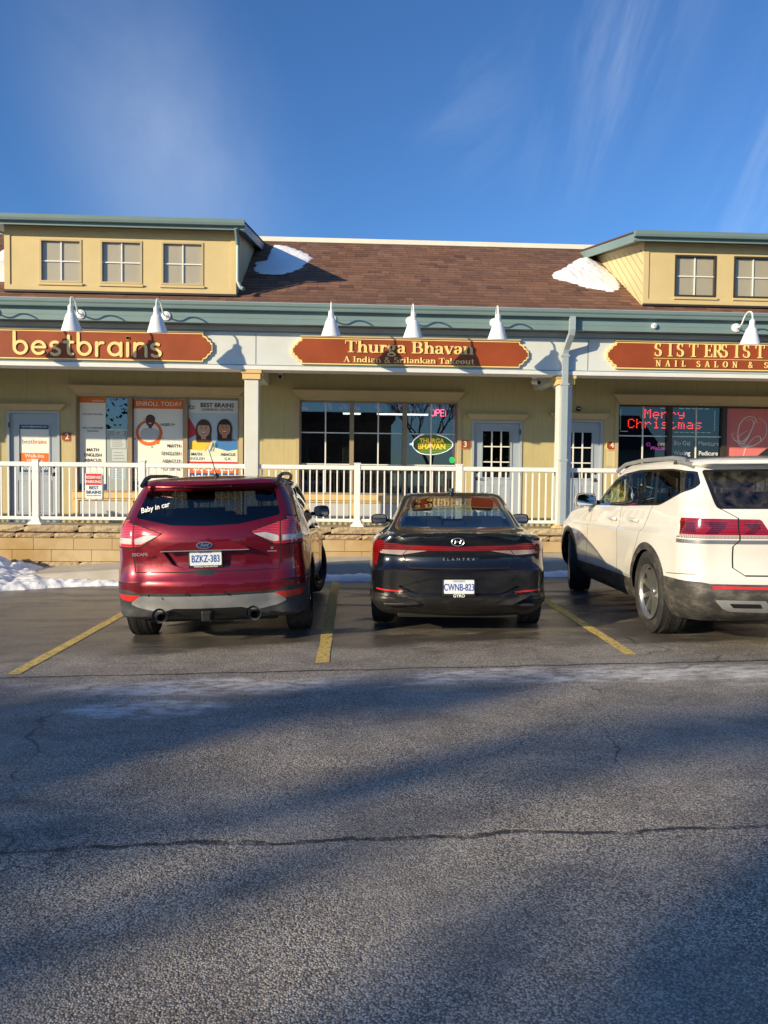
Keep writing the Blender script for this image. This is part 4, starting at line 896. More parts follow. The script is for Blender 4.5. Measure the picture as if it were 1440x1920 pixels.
for k in range(14): q.box(5.44,5.455,YW+.212,YW+.219,2.60+k*.03,2.612+k*.03); q.box(7.36,7.375,YW+.212,YW+.219,2.60+k*.03,2.612+k*.03)
for k in range(8): q.box(6.25+k*.13,6.34+k*.13,YW+.212,YW+.219,3.032,3.042) if k!=2 else None; q.box(6.55+k*.11,6.63+k*.11,YW+.212,YW+.219,2.558,2.568) if k<7 else None
q.box(5.45,5.6,YW+.212,YW+.219,2.562,2.572); Lc(q.build('pale_dots',ledw),t)
t=empty('welcome_sign',(6.19,YW+.15,2.18),'pink and yellow neon sign reading Welcome OPEN hanging in the nail salon window','sign')
Lc(text('OPEN',.085,6.29,YW+.14,2.31,neony,bold=.01),t); Lc(text('Welcome',.10,6.22,YW+.145,2.235,neonp,bold=.006,shear=.35),t)
q=MB(); q.tube([(5.99+.04*math.cos(a*PI/8)*(1 if a%2 else .9),YW+.14,2.31+.03*math.sin(a*PI/8)) for a in range(17)],.004,6); Lc(q.build('heart_tube',neonp),t)
for x in (6.12,6.30): Lc(boxo('hanger',M['black'],None,x,x+.004,YW+.14,YW+.144,2.36,2.5),t)
t=empty('window_lettering',(7.0,YW+.09,1.9),'white words Bio Gel, Manicure, Waxing and Pedicure on the dark salon glass','lettering')
for st,x,z in (('Bio Gel',6.65,2.335),('Waxing',6.65,2.14),('Manicure',7.19,2.335),('Pedicure',7.19,2.14)): Lc(text(st,.122,x,YW+.085,z,whi,bold=.012,sx=.92,depth=.0005),t)
p=Poster(7.56,8.56,1.29,3.04,PY_,'pink poster with white script swirls at the right edge of the salon window',m=mat('poster pink',(.72,.20,.20),.5,var=(1.2,.1)))
y=p.lay(); q=MB()
def swirl(pts,r):
    P=[Vector((a,y,b)) for a,b in pts]; Q=[]
    for i in range(len(P)-1):
        p0=P[max(i-1,0)];p1=P[i];p2=P[i+1];p3=P[min(i+2,len(P)-1)]
        for k in range(8):
            u=k/8; Q.append(.5*((2*p1)+(p2-p0)*u+(2*p0-5*p1+4*p2-p3)*u*u+(-p0+3*p1-3*p2+p3)*u**3))
    n=len(Q); q.tube(Q,[r*(.35+.65*math.sin(PI*i/n)**2) for i in range(n)],6)
swirl([(7.95,2.80),(8.05,2.83),(8.10,2.74),(8.0,2.5),(7.85,2.38),(7.78,2.5),(7.83,2.75),(7.98,2.88),(8.12,2.86),(8.18,2.75)],.012)
swirl([(8.2,2.86),(8.35,2.75),(8.35,2.5),(8.15,2.33),(7.95,2.28),(7.80,2.35),(7.82,2.5),(8.0,2.62)],.011); swirl([(7.9,2.0),(7.95,2.25),(8.1,2.45),(8.22,2.5),(8.25,2.4),(8.05,2.3),(7.75,2.4),(7.66,2.52),(7.72,2.55)],.010); swirl([(8.15,2.84),(8.05,2.6),(7.9,2.35),(7.7,2.42)],.014)
Lc(q.build('swirls',whi),p.t)

# ------------------------------------------------------------------ snow
def snow_mesh(name,label,outline,hmax,place,m=None,n=46,edge=.18,seed=1,cat='snow patch'):
    rs=np.random.RandomState(seed); xs=[a for a,b in outline]; ys=[b for a,b in outline]; P=np.array(outline)
    def sd(p):
        best=1e9; ins=False; k=len(P)
        for i in range(k):
            a,b=P[i],P[(i+1)%k]; ab=b-a; t_=max(0,min(1,np.dot(p-a,ab)/max(1e-9,np.dot(ab,ab)))); best=min(best,np.linalg.norm(p-a-ab*t_))
            if (a[1]>p[1])!=(b[1]>p[1]) and p[0]<(b[0]-a[0])*(p[1]-a[1])/(b[1]-a[1])+a[0]: ins=not ins
        return best if ins else -best
    from mathutils import noise
    X=np.linspace(min(xs)-.05,max(xs)+.05,n); Yv=np.linspace(min(ys)-.05,max(ys)+.05,n); V=[]; I={}; F=[]
    for j,b in enumerate(Yv):
        for i,a in enumerate(X):
            d=sd(np.array([a,b]))+.035*noise.noise((a*9+seed,b*9,0)); 
            h=hmax*(1-math.exp(-max(0,d)/edge))*(1+.35*noise.noise((a*3.1,b*3.1,seed)) )+.22*hmax*noise.noise((a*11,b*11,seed))*(1 if d>0 else 0)
            V.append(place(a,b,h if d>0 else -.01)); I[(i,j)]=d
    for j in range(n-1):
        for i in range(n-1):
            if max(I[(i,j)],I[(i+1,j)],I[(i+1,j+1)],I[(i,j+1)])>0: F.append((j*n+i,j*n+i+1,(j+1)*n+i+1,(j+1)*n+i))
    q=MB(); q.add(V,F); o=q.build(name,m or M['snow'],smooth=True,sharp=80); bm=bmesh.new(); bm.from_mesh(o.data); bmesh.ops.delete(bm,geom=[v for v in bm.verts if not v.link_faces],context='VERTS'); bm.to_mesh(o.data); bm.free()
    return tag(o,label,cat)
onroof=lambda a,b,h:(a,b-SL*h*.85,rz(b)+.012+h*.85)
snow_mesh('snow_patch','ragged snow patch on the roof beside the left dormer',[(-1.512,15.826),(-1.533,15.223),(-1.553,14.856),(-1.737,14.733),(-1.737,14.406),(-1.676,14.202),(-1.379,14.099),(-1.185,14.130),(-0.920,14.406),(-0.695,15.039),(-0.817,15.326),(-1.022,15.530),(-1.226,15.755)],.035,onroof,M['snowroof'],60,.1,3)
snow_mesh('snow_patch','smooth snow mound on the roof beside the right dormer',[(3.842,14.508),(3.801,14.263),(4.066,14.069),(4.291,13.824),(4.730,13.670),(4.945,13.895),(5.006,14.406),(4.965,14.917),(4.853,15.509),(4.649,15.428),(4.495,15.274),(4.189,14.866)],.07,onroof,M['snowroof'],54,.1,5)
snow_mesh('snow_patch','snow patch on the roof cut off by the left edge of the photo',[(-6.539,15.530),(-6.539,13.486),(-5.722,13.486),(-5.640,14.304),(-5.722,15.121)],.06,onroof,M['snowroof'],30,.1,8)
onland=lambda a,b,h:(a,b,gz(a)+h)
def bankp(a,b,h):
    base=gz(a); t_=max(0,min(1,(-4.75-a)/1.0)); w=max(0,min(1,(b-10.6)/1.6)); return (a,b,base+h*(1+2.6*t_*w))
snow_mesh('snow_bank','dirty heap of ploughed snow against the stone wall at the left edge',[(-8.5,10.5),(-6.5,10.65),(-5.2,10.95),(-4.6,11.2),(-4.1,11.4),(-3.6,11.47),(-3.0,11.5),(-3.0,11.72),(-3.7,11.75),(-4.1,11.85),(-4.35,12.2),(-4.5,12.95),(-8.5,12.95)],.13,bankp,None,150,.16,2,'snow bank')
def ribbon(x0,x1,y0,y1,seed):
    rs=random.Random(seed); n=16; a=[(x0+(x1-x0)*i/n,y0+rs.uniform(-.05,.05)) for i in range(n+1)]; b=[(x1-(x1-x0)*i/n,y1+rs.uniform(-.01,.01)) for i in range(n+1)]; return a+b
snow_mesh('snow_ridge','thin strip of snow along the kerb between the red and the black car',ribbon(-3.0,1.2,11.52,11.83,4),.10,onland,None,80,.06,6,'snow strip')
snow_mesh('snow_ridge','thin strip of snow along the kerb between the black and the white car',ribbon(1.25,5.0,11.60,11.83,9),.10,onland,None,80,.06,7,'snow strip')

# ------------------------------------------------------------------ vehicles
def pchip(x,y,xi):
    x=np.asarray(x,float); y=np.asarray(y,float); xi=np.asarray(xi,float)
    if len(x)==1: return np.full(xi.shape,y[0])
    h=np.diff(x); dl=np.diff(y)/h; m=np.zeros(len(x))
    for i in range(1,len(x)-1):
        if dl[i-1]*dl[i]>0: w1=2*h[i]+h[i-1]; w2=h[i]+2*h[i-1]; m[i]=(w1+w2)/(w1/dl[i-1]+w2/dl[i])
    m[0]=dl[0]; m[-1]=dl[-1]
    k=np.clip(np.searchsorted(x,xi)-1,0,len(x)-2); t=np.clip((xi-x[k])/h[k],0,1)
    return y[k]*(2*t**3-3*t**2+1)+m[k]*h[k]*(t**3-2*t**2+t)+y[k+1]*(-2*t**3+3*t**2)+m[k+1]*h[k]*(t**3-t**2)
def ev(f,y):
    if isinstance(f,(int,float)): return np.full(np.shape(y),float(f))
    return pchip([a for a,b in f],[b for a,b in f],y)
def half_outline(L,cnt=(12,12,64,10,8)):
    yr,yf=L['yr'],L['yf']; rx,ry=L.get('rc',(.22,.30)); fx,fy=L.get('fc',(.35,.45)); bow=L.get('bow',.05); fb=L.get('fbow',.12)
    yc=yr+bow+ry; yfc=yf-fb-fy; w0=float(ev(L['w'],yc)); w1=float(ev(L['w'],yfc)); P=[]
    for i in range(cnt[0]): x=(w0-rx)*i/cnt[0]; P.append((x,yr+bow*(x/(w0-rx))**2))
    for i in range(cnt[1]):
        a=PI/2*i/cnt[1]; e=L.get('pw',.9); P.append((w0-rx+rx*math.sin(a)**e,yr+bow+ry*(1-math.cos(a)**e)))
    for i in range(cnt[2]): y=yc+(yfc-yc)*i/cnt[2]; P.append((float(ev(L['w'],y)),y))
    for i in range(cnt[3]): a=PI/2*i/cnt[3]; P.append((w1-fx+fx*math.cos(a),yfc+fy*math.sin(a)))
    for i in range(cnt[4]+1): x=(w1-fx)*(1-i/cnt[4]); P.append((x,yf-fb*(x/(w1-fx))**2))
    P=np.array(P); z=ev(L['z'],P[:,1])
    if 'crown' in L: z=z+L['crown']*(1-(P[:,0]/max(.01,w0))**2)
    return np.column_stack([P,z])
class Car:
    def __init__(s,levels,nv,flare=None):
        A=np.array([half_outline(L) for L in levels]); n=A.shape[1]
        d=np.r_[0,np.cumsum([np.mean(np.linalg.norm(A[i+1][:70]-A[i][:70],axis=1)) for i in range(len(A)-1)])]
        t=[]
        for i in range(len(A)-1): k=max(1,int(round((d[i+1]-d[i])/nv))); t+=list(d[i]+(d[i+1]-d[i])*np.arange(k)/k)
        t.append(d[-1]); t=np.array(t); G=np.zeros((len(t),n,3))
        for i in range(n):
            for c in range(3): G[:,i,c]=pchip(d,A[:,i,c],t)
        s.bm=bmesh.new(); s.rid=s.bm.faces.layers.int.new('rid'); rows=[]
        for r in range(len(t)):
            row=[s.bm.verts.new(G[r,i]) for i in range(n)]; row2=[row[0]]+[s.bm.verts.new((-G[r,i,0],G[r,i,1],G[r,i,2])) for i in range(1,n-1)]+[row[-1]]
            if r==len(t)-1: pass
            rows.append((row,row2))
        for r in range(len(t)-1):
            (a,a2),(b,b2)=rows[r],rows[r+1]
            for i in range(n-1):
                s.bm.faces.new((a[i],a[i+1],b[i+1],b[i])); s.bm.faces.new((a2[i+1],a2[i],b2[i],b2[i+1]))
        bmesh.ops.remove_doubles(s.bm,verts=s.bm.verts,dist=.0008)
        bmesh.ops.recalc_face_normals(s.bm,faces=s.bm.faces)
        if flare:
            s.bm.normal_update()
            for v in s.bm.verts:
                for (yc,zc,r,amt) in flare:
                    dd=math.hypot(v.co.y-yc,v.co.z-zc)
                    if abs(v.co.x)>.5: v.co.x+=math.copysign(amt*math.exp(-((dd-r)/.16)**2)*max(0,min(1,(1.15*zc+r*1.2-v.co.z)/.2+.5)),v.co.x)
        s.names={}
    def cond(s,side):
        if side=='rear': return lambda f,c:f.normal.y<-.12 and c.y<s.ymid
        if side=='front': return lambda f,c:f.normal.y>.12 and c.y>s.ymid
        if side=='right': return lambda f,c:c.x>.35 and f.normal.x>.12 and f.normal.x>abs(f.normal.y)*.75
        if side=='left': return lambda f,c:c.x<-.35 and f.normal.x<-.12 and -f.normal.x>abs(f.normal.y)*.75
        if side=='top': return lambda f,c:f.normal.z>.3
    ymid=2.2
    def region(s,rid,poly,side):
        pr={'rear':(0,2),'front':(0,2),'right':(1,2),'left':(1,2),'top':(0,1)}[side]; cond=s.cond(side); bm=s.bm
        bm.normal_update(); n=len(poly)
        a0,a1=pr
        xs=[p[0] for p in poly]; ys=[p[1] for p in poly]; bb=(min(xs)-.06,max(xs)+.06,min(ys)-.06,max(ys)+.06)
        cand=set()
        for f in bm.faces:
            c=f.calc_center_median()
            if bb[0]<c[a0]<bb[1] and bb[2]<c[a1]<bb[3] and cond(f,c): cand.add(f)
        for i in range(n):
            p,q=poly[i],poly[(i+1)%n]; dx,dy=q[0]-p[0],q[1]-p[1]
            if abs(dx)+abs(dy)<1e-6: continue
            lo0,hi0,lo1,hi1=min(p[0],q[0])-.002,max(p[0],q[0])+.002,min(p[1],q[1])-.002,max(p[1],q[1])+.002
            sel=[]
            for f in cand:
                if not f.is_valid: continue
                v0=[v.co[a0] for v in f.verts]; v1=[v.co[a1] for v in f.verts]
                if max(v0)<lo0 or min(v0)>hi0 or max(v1)<lo1 or min(v1)>hi1: continue
                sd=[(x-p[0])*dy-(y-p[1])*dx for x,y in zip(v0,v1)]
                if min(sd)<0<max(sd): sel.append(f)
            if not sel: continue
            no=Vector((0,0,0)); no[a0]=dy; no[a1]=-dx; co=Vector((0,0,0)); co[a0]=p[0]; co[a1]=p[1]; no.normalize()
            geom=set(sel)|{e for f in sel for e in f.edges}|{v for f in sel for v in f.verts}
            r=bmesh.ops.bisect_plane(bm,geom=list(geom),dist=1e-5,plane_co=co,plane_no=no)
            cand={f for f in cand if f.is_valid}|{g for g in r['geom'] if isinstance(g,bmesh.types.BMFace)}
            for f in cand: f.normal_update() if f.normal.length<.5 else None
        P=poly; cnt=0
        for f in cand:
            if not f.is_valid: continue
            f.normal_update(); c=f.calc_center_median(); 
            if not cond(f,c): continue
            x,y=c[a0],c[a1]; ins=False
            for i in range(n):
                a,b=P[i],P[(i+1)%n]
                if (a[1]>y)!=(b[1]>y) and x<(b[0]-a[0])*(y-a[1])/(b[1]-a[1])+a[0]: ins=not ins
            if ins: f[s.rid]=rid; cnt+=1
        return cnt
    def sym(s,rid,poly,side='rear'):
        s.region(rid,poly,side); s.region(rid,[(-x,z) for x,z in poly],side)
    def sides(s,rid,poly):
        s.region(rid,poly,'right'); s.region(rid,poly,'left')
    def push(s,rid,vec):
        fs=[f for f in s.bm.faces if f[s.rid]==rid]
        r=bmesh.ops.extrude_face_region(s.bm,geom=fs); vs=[g for g in r['geom'] if isinstance(g,bmesh.types.BMVert)]
        bmesh.ops.translate(s.bm,verts=vs,vec=vec); bmesh.ops.delete(s.bm,geom=[f for f in fs if f.is_valid],context='FACES')
    def split(s,root,table,sharp=32):
        """one mesh per region: table rid -> (name, material, label or None, parent rid or None, per_side)"""
        out={}
        for rid,spec in table.items():
            name,m=spec[0],spec[1]; per=spec[2] if len(spec)>2 else False
            groups=[(lambda f:True)] if not per else [(lambda f:f.calc_center_median().x<0),(lambda f:f.calc_center_median().x>=0)]
            for g in groups:
                b=s.bm.copy(); rl=b.faces.layers.int['rid']
                kill=[f for f in b.faces if f[rl]!=rid or not g(f)]
                bmesh.ops.delete(b,geom=kill,context='FACES')
                bmesh.ops.delete(b,geom=[v for v in b.verts if not v.link_faces],context='VERTS')
                if not b.faces: b.free(); continue
                bmesh.ops.triangulate(b,faces=[f for f in b.faces if len(f.verts)>4])
                me=bpy.data.meshes.new(name); b.to_mesh(me); b.free(); me.materials.append(m); me.shade_smooth(); me.set_sharp_from_angle(angle=R(sharp))
                o=bpy.data.objects.new(name,me); C.objects.link(o); o.parent=root; out.setdefault(rid,[]).append(o)
        return out
def rim_mesh(style,r,w):
    q=MB(); T=Matrix.Rotation(PI/2,4,'Y')
    q.lathe([(r*.92,w*.36),(r*.95,w*.42),(r*1.0,w*.47),(r*1.0,w*.50),(r*.95,w*.49),(r*.90,w*.44),(r*.87,w*.35)],T,48)
    q.lathe([(0,w*.33),(r*.14,w*.33),(r*.17,w*.28),(r*.17,w*.1),(0,w*.1)],T,20)
    n=5
    for k in range(n):
        a=2*PI*k/n
        for da in ((-.20,.20) if style=='multi' else (0,)):
            h=.075 if style=='multi' else .12
            c,s_=math.cos(a+da*.6),math.sin(a+da*.6); ca,sa=math.cos(a+da*1.45),math.sin(a+da*1.45)
            def pt(rr,t,x,cc,ss): return (x,rr*cc-t*ss,rr*ss+t*cc)
            v=[pt(r*.13,-h*r*1.2,w*.30,c,s_),pt(r*.13,h*r*1.2,w*.30,c,s_),pt(r*.89,h*r,w*.36,ca,sa),pt(r*.89,-h*r,w*.36,ca,sa),pt(r*.13,-h*r*1.4,w*.14,c,s_),pt(r*.13,h*r*1.4,w*.14,c,s_),pt(r*.89,h*r*1.3,w*.22,ca,sa),pt(r*.89,-h*r*1.3,w*.22,ca,sa)]
            q.add(v,[(0,1,2,3),(7,6,5,4),(0,4,5,1),(1,5,6,2),(2,6,7,3),(3,7,4,0)])
    for k in range(5): a=2*PI*k/5; q.tube([(w*.32,r*.09*math.cos(a),r*.09*math.sin(a)),(w*.35,r*.09*math.cos(a),r*.09*math.sin(a))],r*.018,6)
    return q
rubber=MT('tyre rubber',(.022,.022,.023),.75); rubber.color(rubber.mix(rubber.rng(rubber.noise(6,6,.7),.45,.7,0,.7),(.020,.020,.021),(.075,.070,.062))); rubber.bump(60,.25,.003); rubber=rubber.m
def tyre_mesh(r,ri,w,tread=True):
    q=MB(); T=Matrix.Rotation(PI/2,4,'Y')
    q.lathe([(ri,-w*.42),(ri+.02,-w*.48),((r+ri)/2,-w*.53),(r-.03,-w*.50),(r-.012,-w*.43),(r-.006,-w*.3),(r-.006,w*.3),(r-.012,w*.43),(r-.03,w*.50),((r+ri)/2,w*.53),(ri+.02,w*.48),(ri,w*.42),(ri-.01,0)],T,72,True)
    if tread:
        n=58
        for k in range(n):
            for j,(a0,a1,sk) in enumerate(((-.46,-.30,.012),(-.27,-.10,-.010),(-.07,.07,.010),(.10,.27,-.010),(.30,.46,.012))):
                a=2*PI*(k+(j%2)*.5)/n; da=2*PI/n*.36; rr=r-(.006 if abs(a0+a1)/2>.3 else 0)
                V=[]
                for x,off in ((a0*w,-sk*3/r),(a1*w,sk*3/r)):
                    for aa in (a-da+off,a+da+off):
                        for R_ in (r-.02,rr+ (0)): V.append((x,R_*math.cos(aa),R_*math.sin(aa)))
                q.add(V,[(1,3,7,5),(0,1,5,4),(2,6,7,3),(0,2,3,1),(4,5,7,6)])
    return q
def wheels(root,r,ri,w,xo,ya,yf,style,rimm,steer=0,zc=None):
    base=empty('wheel'); base.parent=root
    t=tyre_mesh(r,ri,w).build('tyre',rubber,base,True,sharp=25); rm=rim_mesh(style,ri,w).build('rim',rimm,base,True)
    q=MB(); q.lathe([(0,w*.06),(ri*.87,w*.06),(ri*.98,-w*.45),(ri*.99,w*.40),(ri*.90,w*.345),(ri*.865,w*.14),(0,w*.14)],Matrix.Rotation(PI/2,4,'Y'),28); q.build('brake_disc',mat('wheel back dark',(.02,.019,.018),.7),base)  # disc and barrel in one dark tone so the spokes stand out
    for k,(sx,y) in enumerate(((1,ya),(-1,ya),(1,yf),(-1,yf))):
        o=base if k==0 else copy_tree(base,root)
        o.location=(sx*(xo-w*.5),y,zc or r); o.rotation_euler=(0,0,(0 if sx>0 else PI)+(steer if y==yf else 0))
    q=MB()   # wheel housings and floor
    for sx in (1,-1):
        for y in (ya,yf):
            R_=r+.055; x0,x1=sorted((sx*(xo-w-.14),sx*(xo-.055)))
            pts=[(y+R_*math.cos(a*PI/14),(zc or r)+R_*math.sin(a*PI/14)) for a in range(15)]
            n=len(pts); q.add([(x0,a,b) for a,b in pts]+[(x1,a,b) for a,b in pts],[(i,i+1,n+i+1,n+i) for i in range(n-1)])
            xi=sx*(xo-w-.14); q.add([(xi,a,b) for a,b in pts],[tuple(range(n))])
    q.build('wheel_housing',M['black'],root)
def paint(name,rgb,metal=0,rough=.35,coat=1,flake=0,dirt=0,dirtcol=(.18,.16,.13)):
    t=MT(name,rgb,rough,metal,coat)
    if dirt:
        sx=t.n('ShaderNodeSeparateXYZ'); t.l(t.obj(),sx.inputs[0])
        low=t.rng(sx.outputs[2],.25,.95,1,0,False); n=t.rng(t.noise(5,8,.7,(1,1,1.6)),.38,.72); sp=t.rng(t.noise(60,3,.6),.4,.7,.5,1)
        f=t.math('MULTIPLY',t.math('MULTIPLY',t.math('ADD',t.math('MULTIPLY',low,.8),.18),n),t.math('MULTIPLY',sp,dirt))
        t.color(t.mix(f,rgb,dirtcol)); r_=t.math('ADD',t.math('MULTIPLY',f,.5),rough); t.l(r_,t.p.inputs['Roughness']); t.l(t.math('SUBTRACT',coat,t.math('MULTIPLY',f,coat*.8)),t.p.inputs['Coat Weight'])
    return t.m
def plastic(name,rgb,rough=.55,dirt=.5):
    t=MT(name,rgb,rough); t.color(t.mix(t.rng(t.noise(7,7,.7,(1,1,2)),.42,.7,0,dirt),rgb,(.16,.145,.125))); t.bump(220,.12,.002); return t.m
ltr=lambda nm,a,b,sc: None
def lampmat(name,a,b,rough=.12,scale=26,axis='Z'):
    t=MT(name,a,rough,coat=1); w=t.n('ShaderNodeTexWave'); w.inputs['Scale'].default_value=scale; w.bands_direction=axis; t.l(t.obj(),w.inputs['Vector']); t.color(t.mix(t.rng(w.outputs[0],.2,.9),a,b)); return t.m
LR=lampmat('tail lamp red',(.10,.002,.004),(.40,.008,.014)); LD=lampmat('tail lamp dark red',(.05,.004,.006),(.16,.006,.01),scale=18); LW=lampmat('tail lamp clear',(.24,.17,.17),(.56,.48,.47),scale=30,axis='X')
blk=mat('gloss black trim',(.012,.012,.013),.18,coat=.6); gap=mat('panel gap',(.004,.004,.004),.8); chrome=mat('chrome',(.70,.71,.72),.28,.85); silver=mat('satin silver',(.42,.43,.44),.42,.55,var=(6,.12)); undr=mat('underbody',(.012,.012,.012),.9); refl=lampmat('bumper reflector',(.45,.01,.01),(.75,.04,.03),.2,40)
seatm=mat('seat fabric',(.035,.035,.038),.85,bump=(90,.3,.003)); dashm=mat('dash plastic',(.025,.025,.027),.6)
privacy=glass('privacy glass',(.06,.065,.07),1,1.5); clear=glass('tinted car glass',(.60,.68,.67),1,1.52); dirty=glass('dusty rear glass',(.10,.10,.10),1,1.5,0,.15)
def interior(root,w,y0,yb,yfr,zf,zs,zd,yd):
    # floor, front seats with headrests, rear bench, dashboard
    q=MB(); q.box(-w,w,y0,yd+.3,zf-.03,zf); q.build('cabin_floor',dashm,root)
    def seat(x,y,wd,h,nm='seat',tilt=.16):
        q=MB(); q.prism(rounded([(y-.05,zs-.05),(y+.50,zs-.05),(y+.52,zs+.12),(y+.05,zs+.10)],.05),x-wd/2,x+wd/2,'x')
        q.prism(rounded([(y-.02,zs),(y+.11,zs+.02),(y+.02-tilt*.6,zs+h),(y-.10-tilt*.6,zs+h)],.05),x-wd/2+.02,x+wd/2-.02,'x')
        return q,y-.05-tilt*.6
    for x in (-.36,.36):
        q,yy=seat(x,yfr,.50,.60); q.build('seat',seatm,root)
        q=MB(); q.bbox(x-.13,x+.13,yy-.05,yy+.05,zs+.655,zs+.83,.045); [q.tube([(x+d,yy,zs+.55),(x+d,yy,zs+.68)],.007,6) for d in (-.06,.06)]; q.build('headrest',seatm,root,True)
    q,yy=seat(0,yb,1.2,.50); q.build('rear_bench',seatm,root)
    for x in (-.42,0,.42): q=MB(); q.bbox(x-.12,x+.12,yy-.04,yy+.04,zs+.51,zs+.62 if x else zs+.58,.035); q.build('headrest',seatm,root,True)
    q=MB(); q.prism(rounded([(yd-.15,zd-.35),(yd+.4,zd-.35),(yd+.55,zd+.0),(yd+.1,zd+.03),(yd-.1,zd-.03)],.04),-w,w,'x'); q.build('dashboard',dashm,root)
    q=MB(); q.lathe([(.18+.014*math.cos(a*PI/4),.014*math.sin(a*PI/4)) for a in range(8)],Matrix.Translation((-.36,yd-.28,zd-.03))@Matrix.Rotation(R(-68),4,'X'),28,True); q.build('steering_wheel',dashm,root,True)
    q=MB(); q.bbox(-.11,.11,yd-.35,yd-.33,zd+.42,zd+.48,.01); q.build('rear_view_mirror',dashm,root)
def mirror(root,x,y,z,sx,bodym,w=.24,h=.15):
    q=MB(); n=14
    # housing: rounded shell, open back with the glass facing rearwards
    P=rounded([(0,-h*.42),(w*.9,-h*.5),(w,-h*.1),(w*.92,h*.42),(w*.5,h*.5),(0,h*.40)],.045,4)
    V=[];m=len(P)
    for d,sc in ((0,1),(.05,1.02),(.10,.88),(.135,.5)):
        for a,b in P: V.append((x+sx*(w*.5+(a-w*.5)*sc),y+d,z+b*sc))
    F=[(j*m+i,j*m+(i+1)%m,(j+1)*m+(i+1)%m,(j+1)*m+i) for j in range(3) for i in range(m)]+[tuple(3*m+i for i in range(m))]
    q.add(V,F); q.add([(x+sx*(w*.5+(a-w*.5)*.9),y+.012,z+b*.9) for a,b in P],[tuple(range(m))])
    o=q.build('mirror',bodym,root,True)
    q=MB(); q.add([(x+sx*(w*.5+(a-w*.5)*.86),y+.006,z+b*.84) for a,b in P],[tuple(range(m))]); q.build('mirror_glass',mat('mirror silver',(.75,.8,.85),.02,1)).parent=o
    q=MB(); q.prism([(y+.03,z-h*.35),(y+.1,z-h*.35),(y+.1,z-h*.05),(y+.03,z-h*.05)],x-sx*.10,x+sx*.02,'x'); q.build('mirror_arm',M['black']).parent=o
def plate_(root,s,x,y,z,w,h,frame_txt=None,top='ONTARIO'):
    q=MB(); q.bbox(x-w/2-.012,x+w/2+.012,y-.004,y+.012,z-h/2-(.022 if frame_txt else .01),z+h/2+.01,.004); f=q.build('plate_frame',M['black'],root)
    q=MB(); q.prism(rounded([(x-w/2,z-h/2),(x+w/2,z-h/2),(x+w/2,z+h/2),(x-w/2,z+h/2)],.012),y-.006,y-.0045); p=q.build('license_plate',mat('plate white',(.70,.76,.80),.4),root)
    bl=mat('plate blue',(.015,.06,.38),.4)
    o=text(s,h*.70,x,y-.0075,z-h*.06,bl,None,'plate_number',sx=.66,bold=.010,depth=.0005); o.parent=p
    o=text(top,h*.17,x,y-.0075,z+h*.40,bl,None,'plate_heading',depth=.0005,spacing=1.2); o.parent=p
    if frame_txt: o=text(frame_txt[0],frame_txt[1],x,y-.0055,z-h/2-frame_txt[2],whi,None,'frame_lettering',bold=.02,depth=.0005); o.parent=f
def place_car(root,x,y,yaw,roll,label,cat):
    root.rotation_euler=(0,-math.atan(roll),R(-yaw)); root.location=(x,y,gz(x)); tag(root,label,cat,'cars parked nose in at the walkway')
def close_under(root,w,y0,y1,z):
    q=MB(); q.bbox(-w,w,y0,y1,z,z+.10,.03); q.build('underbody',undr,root)

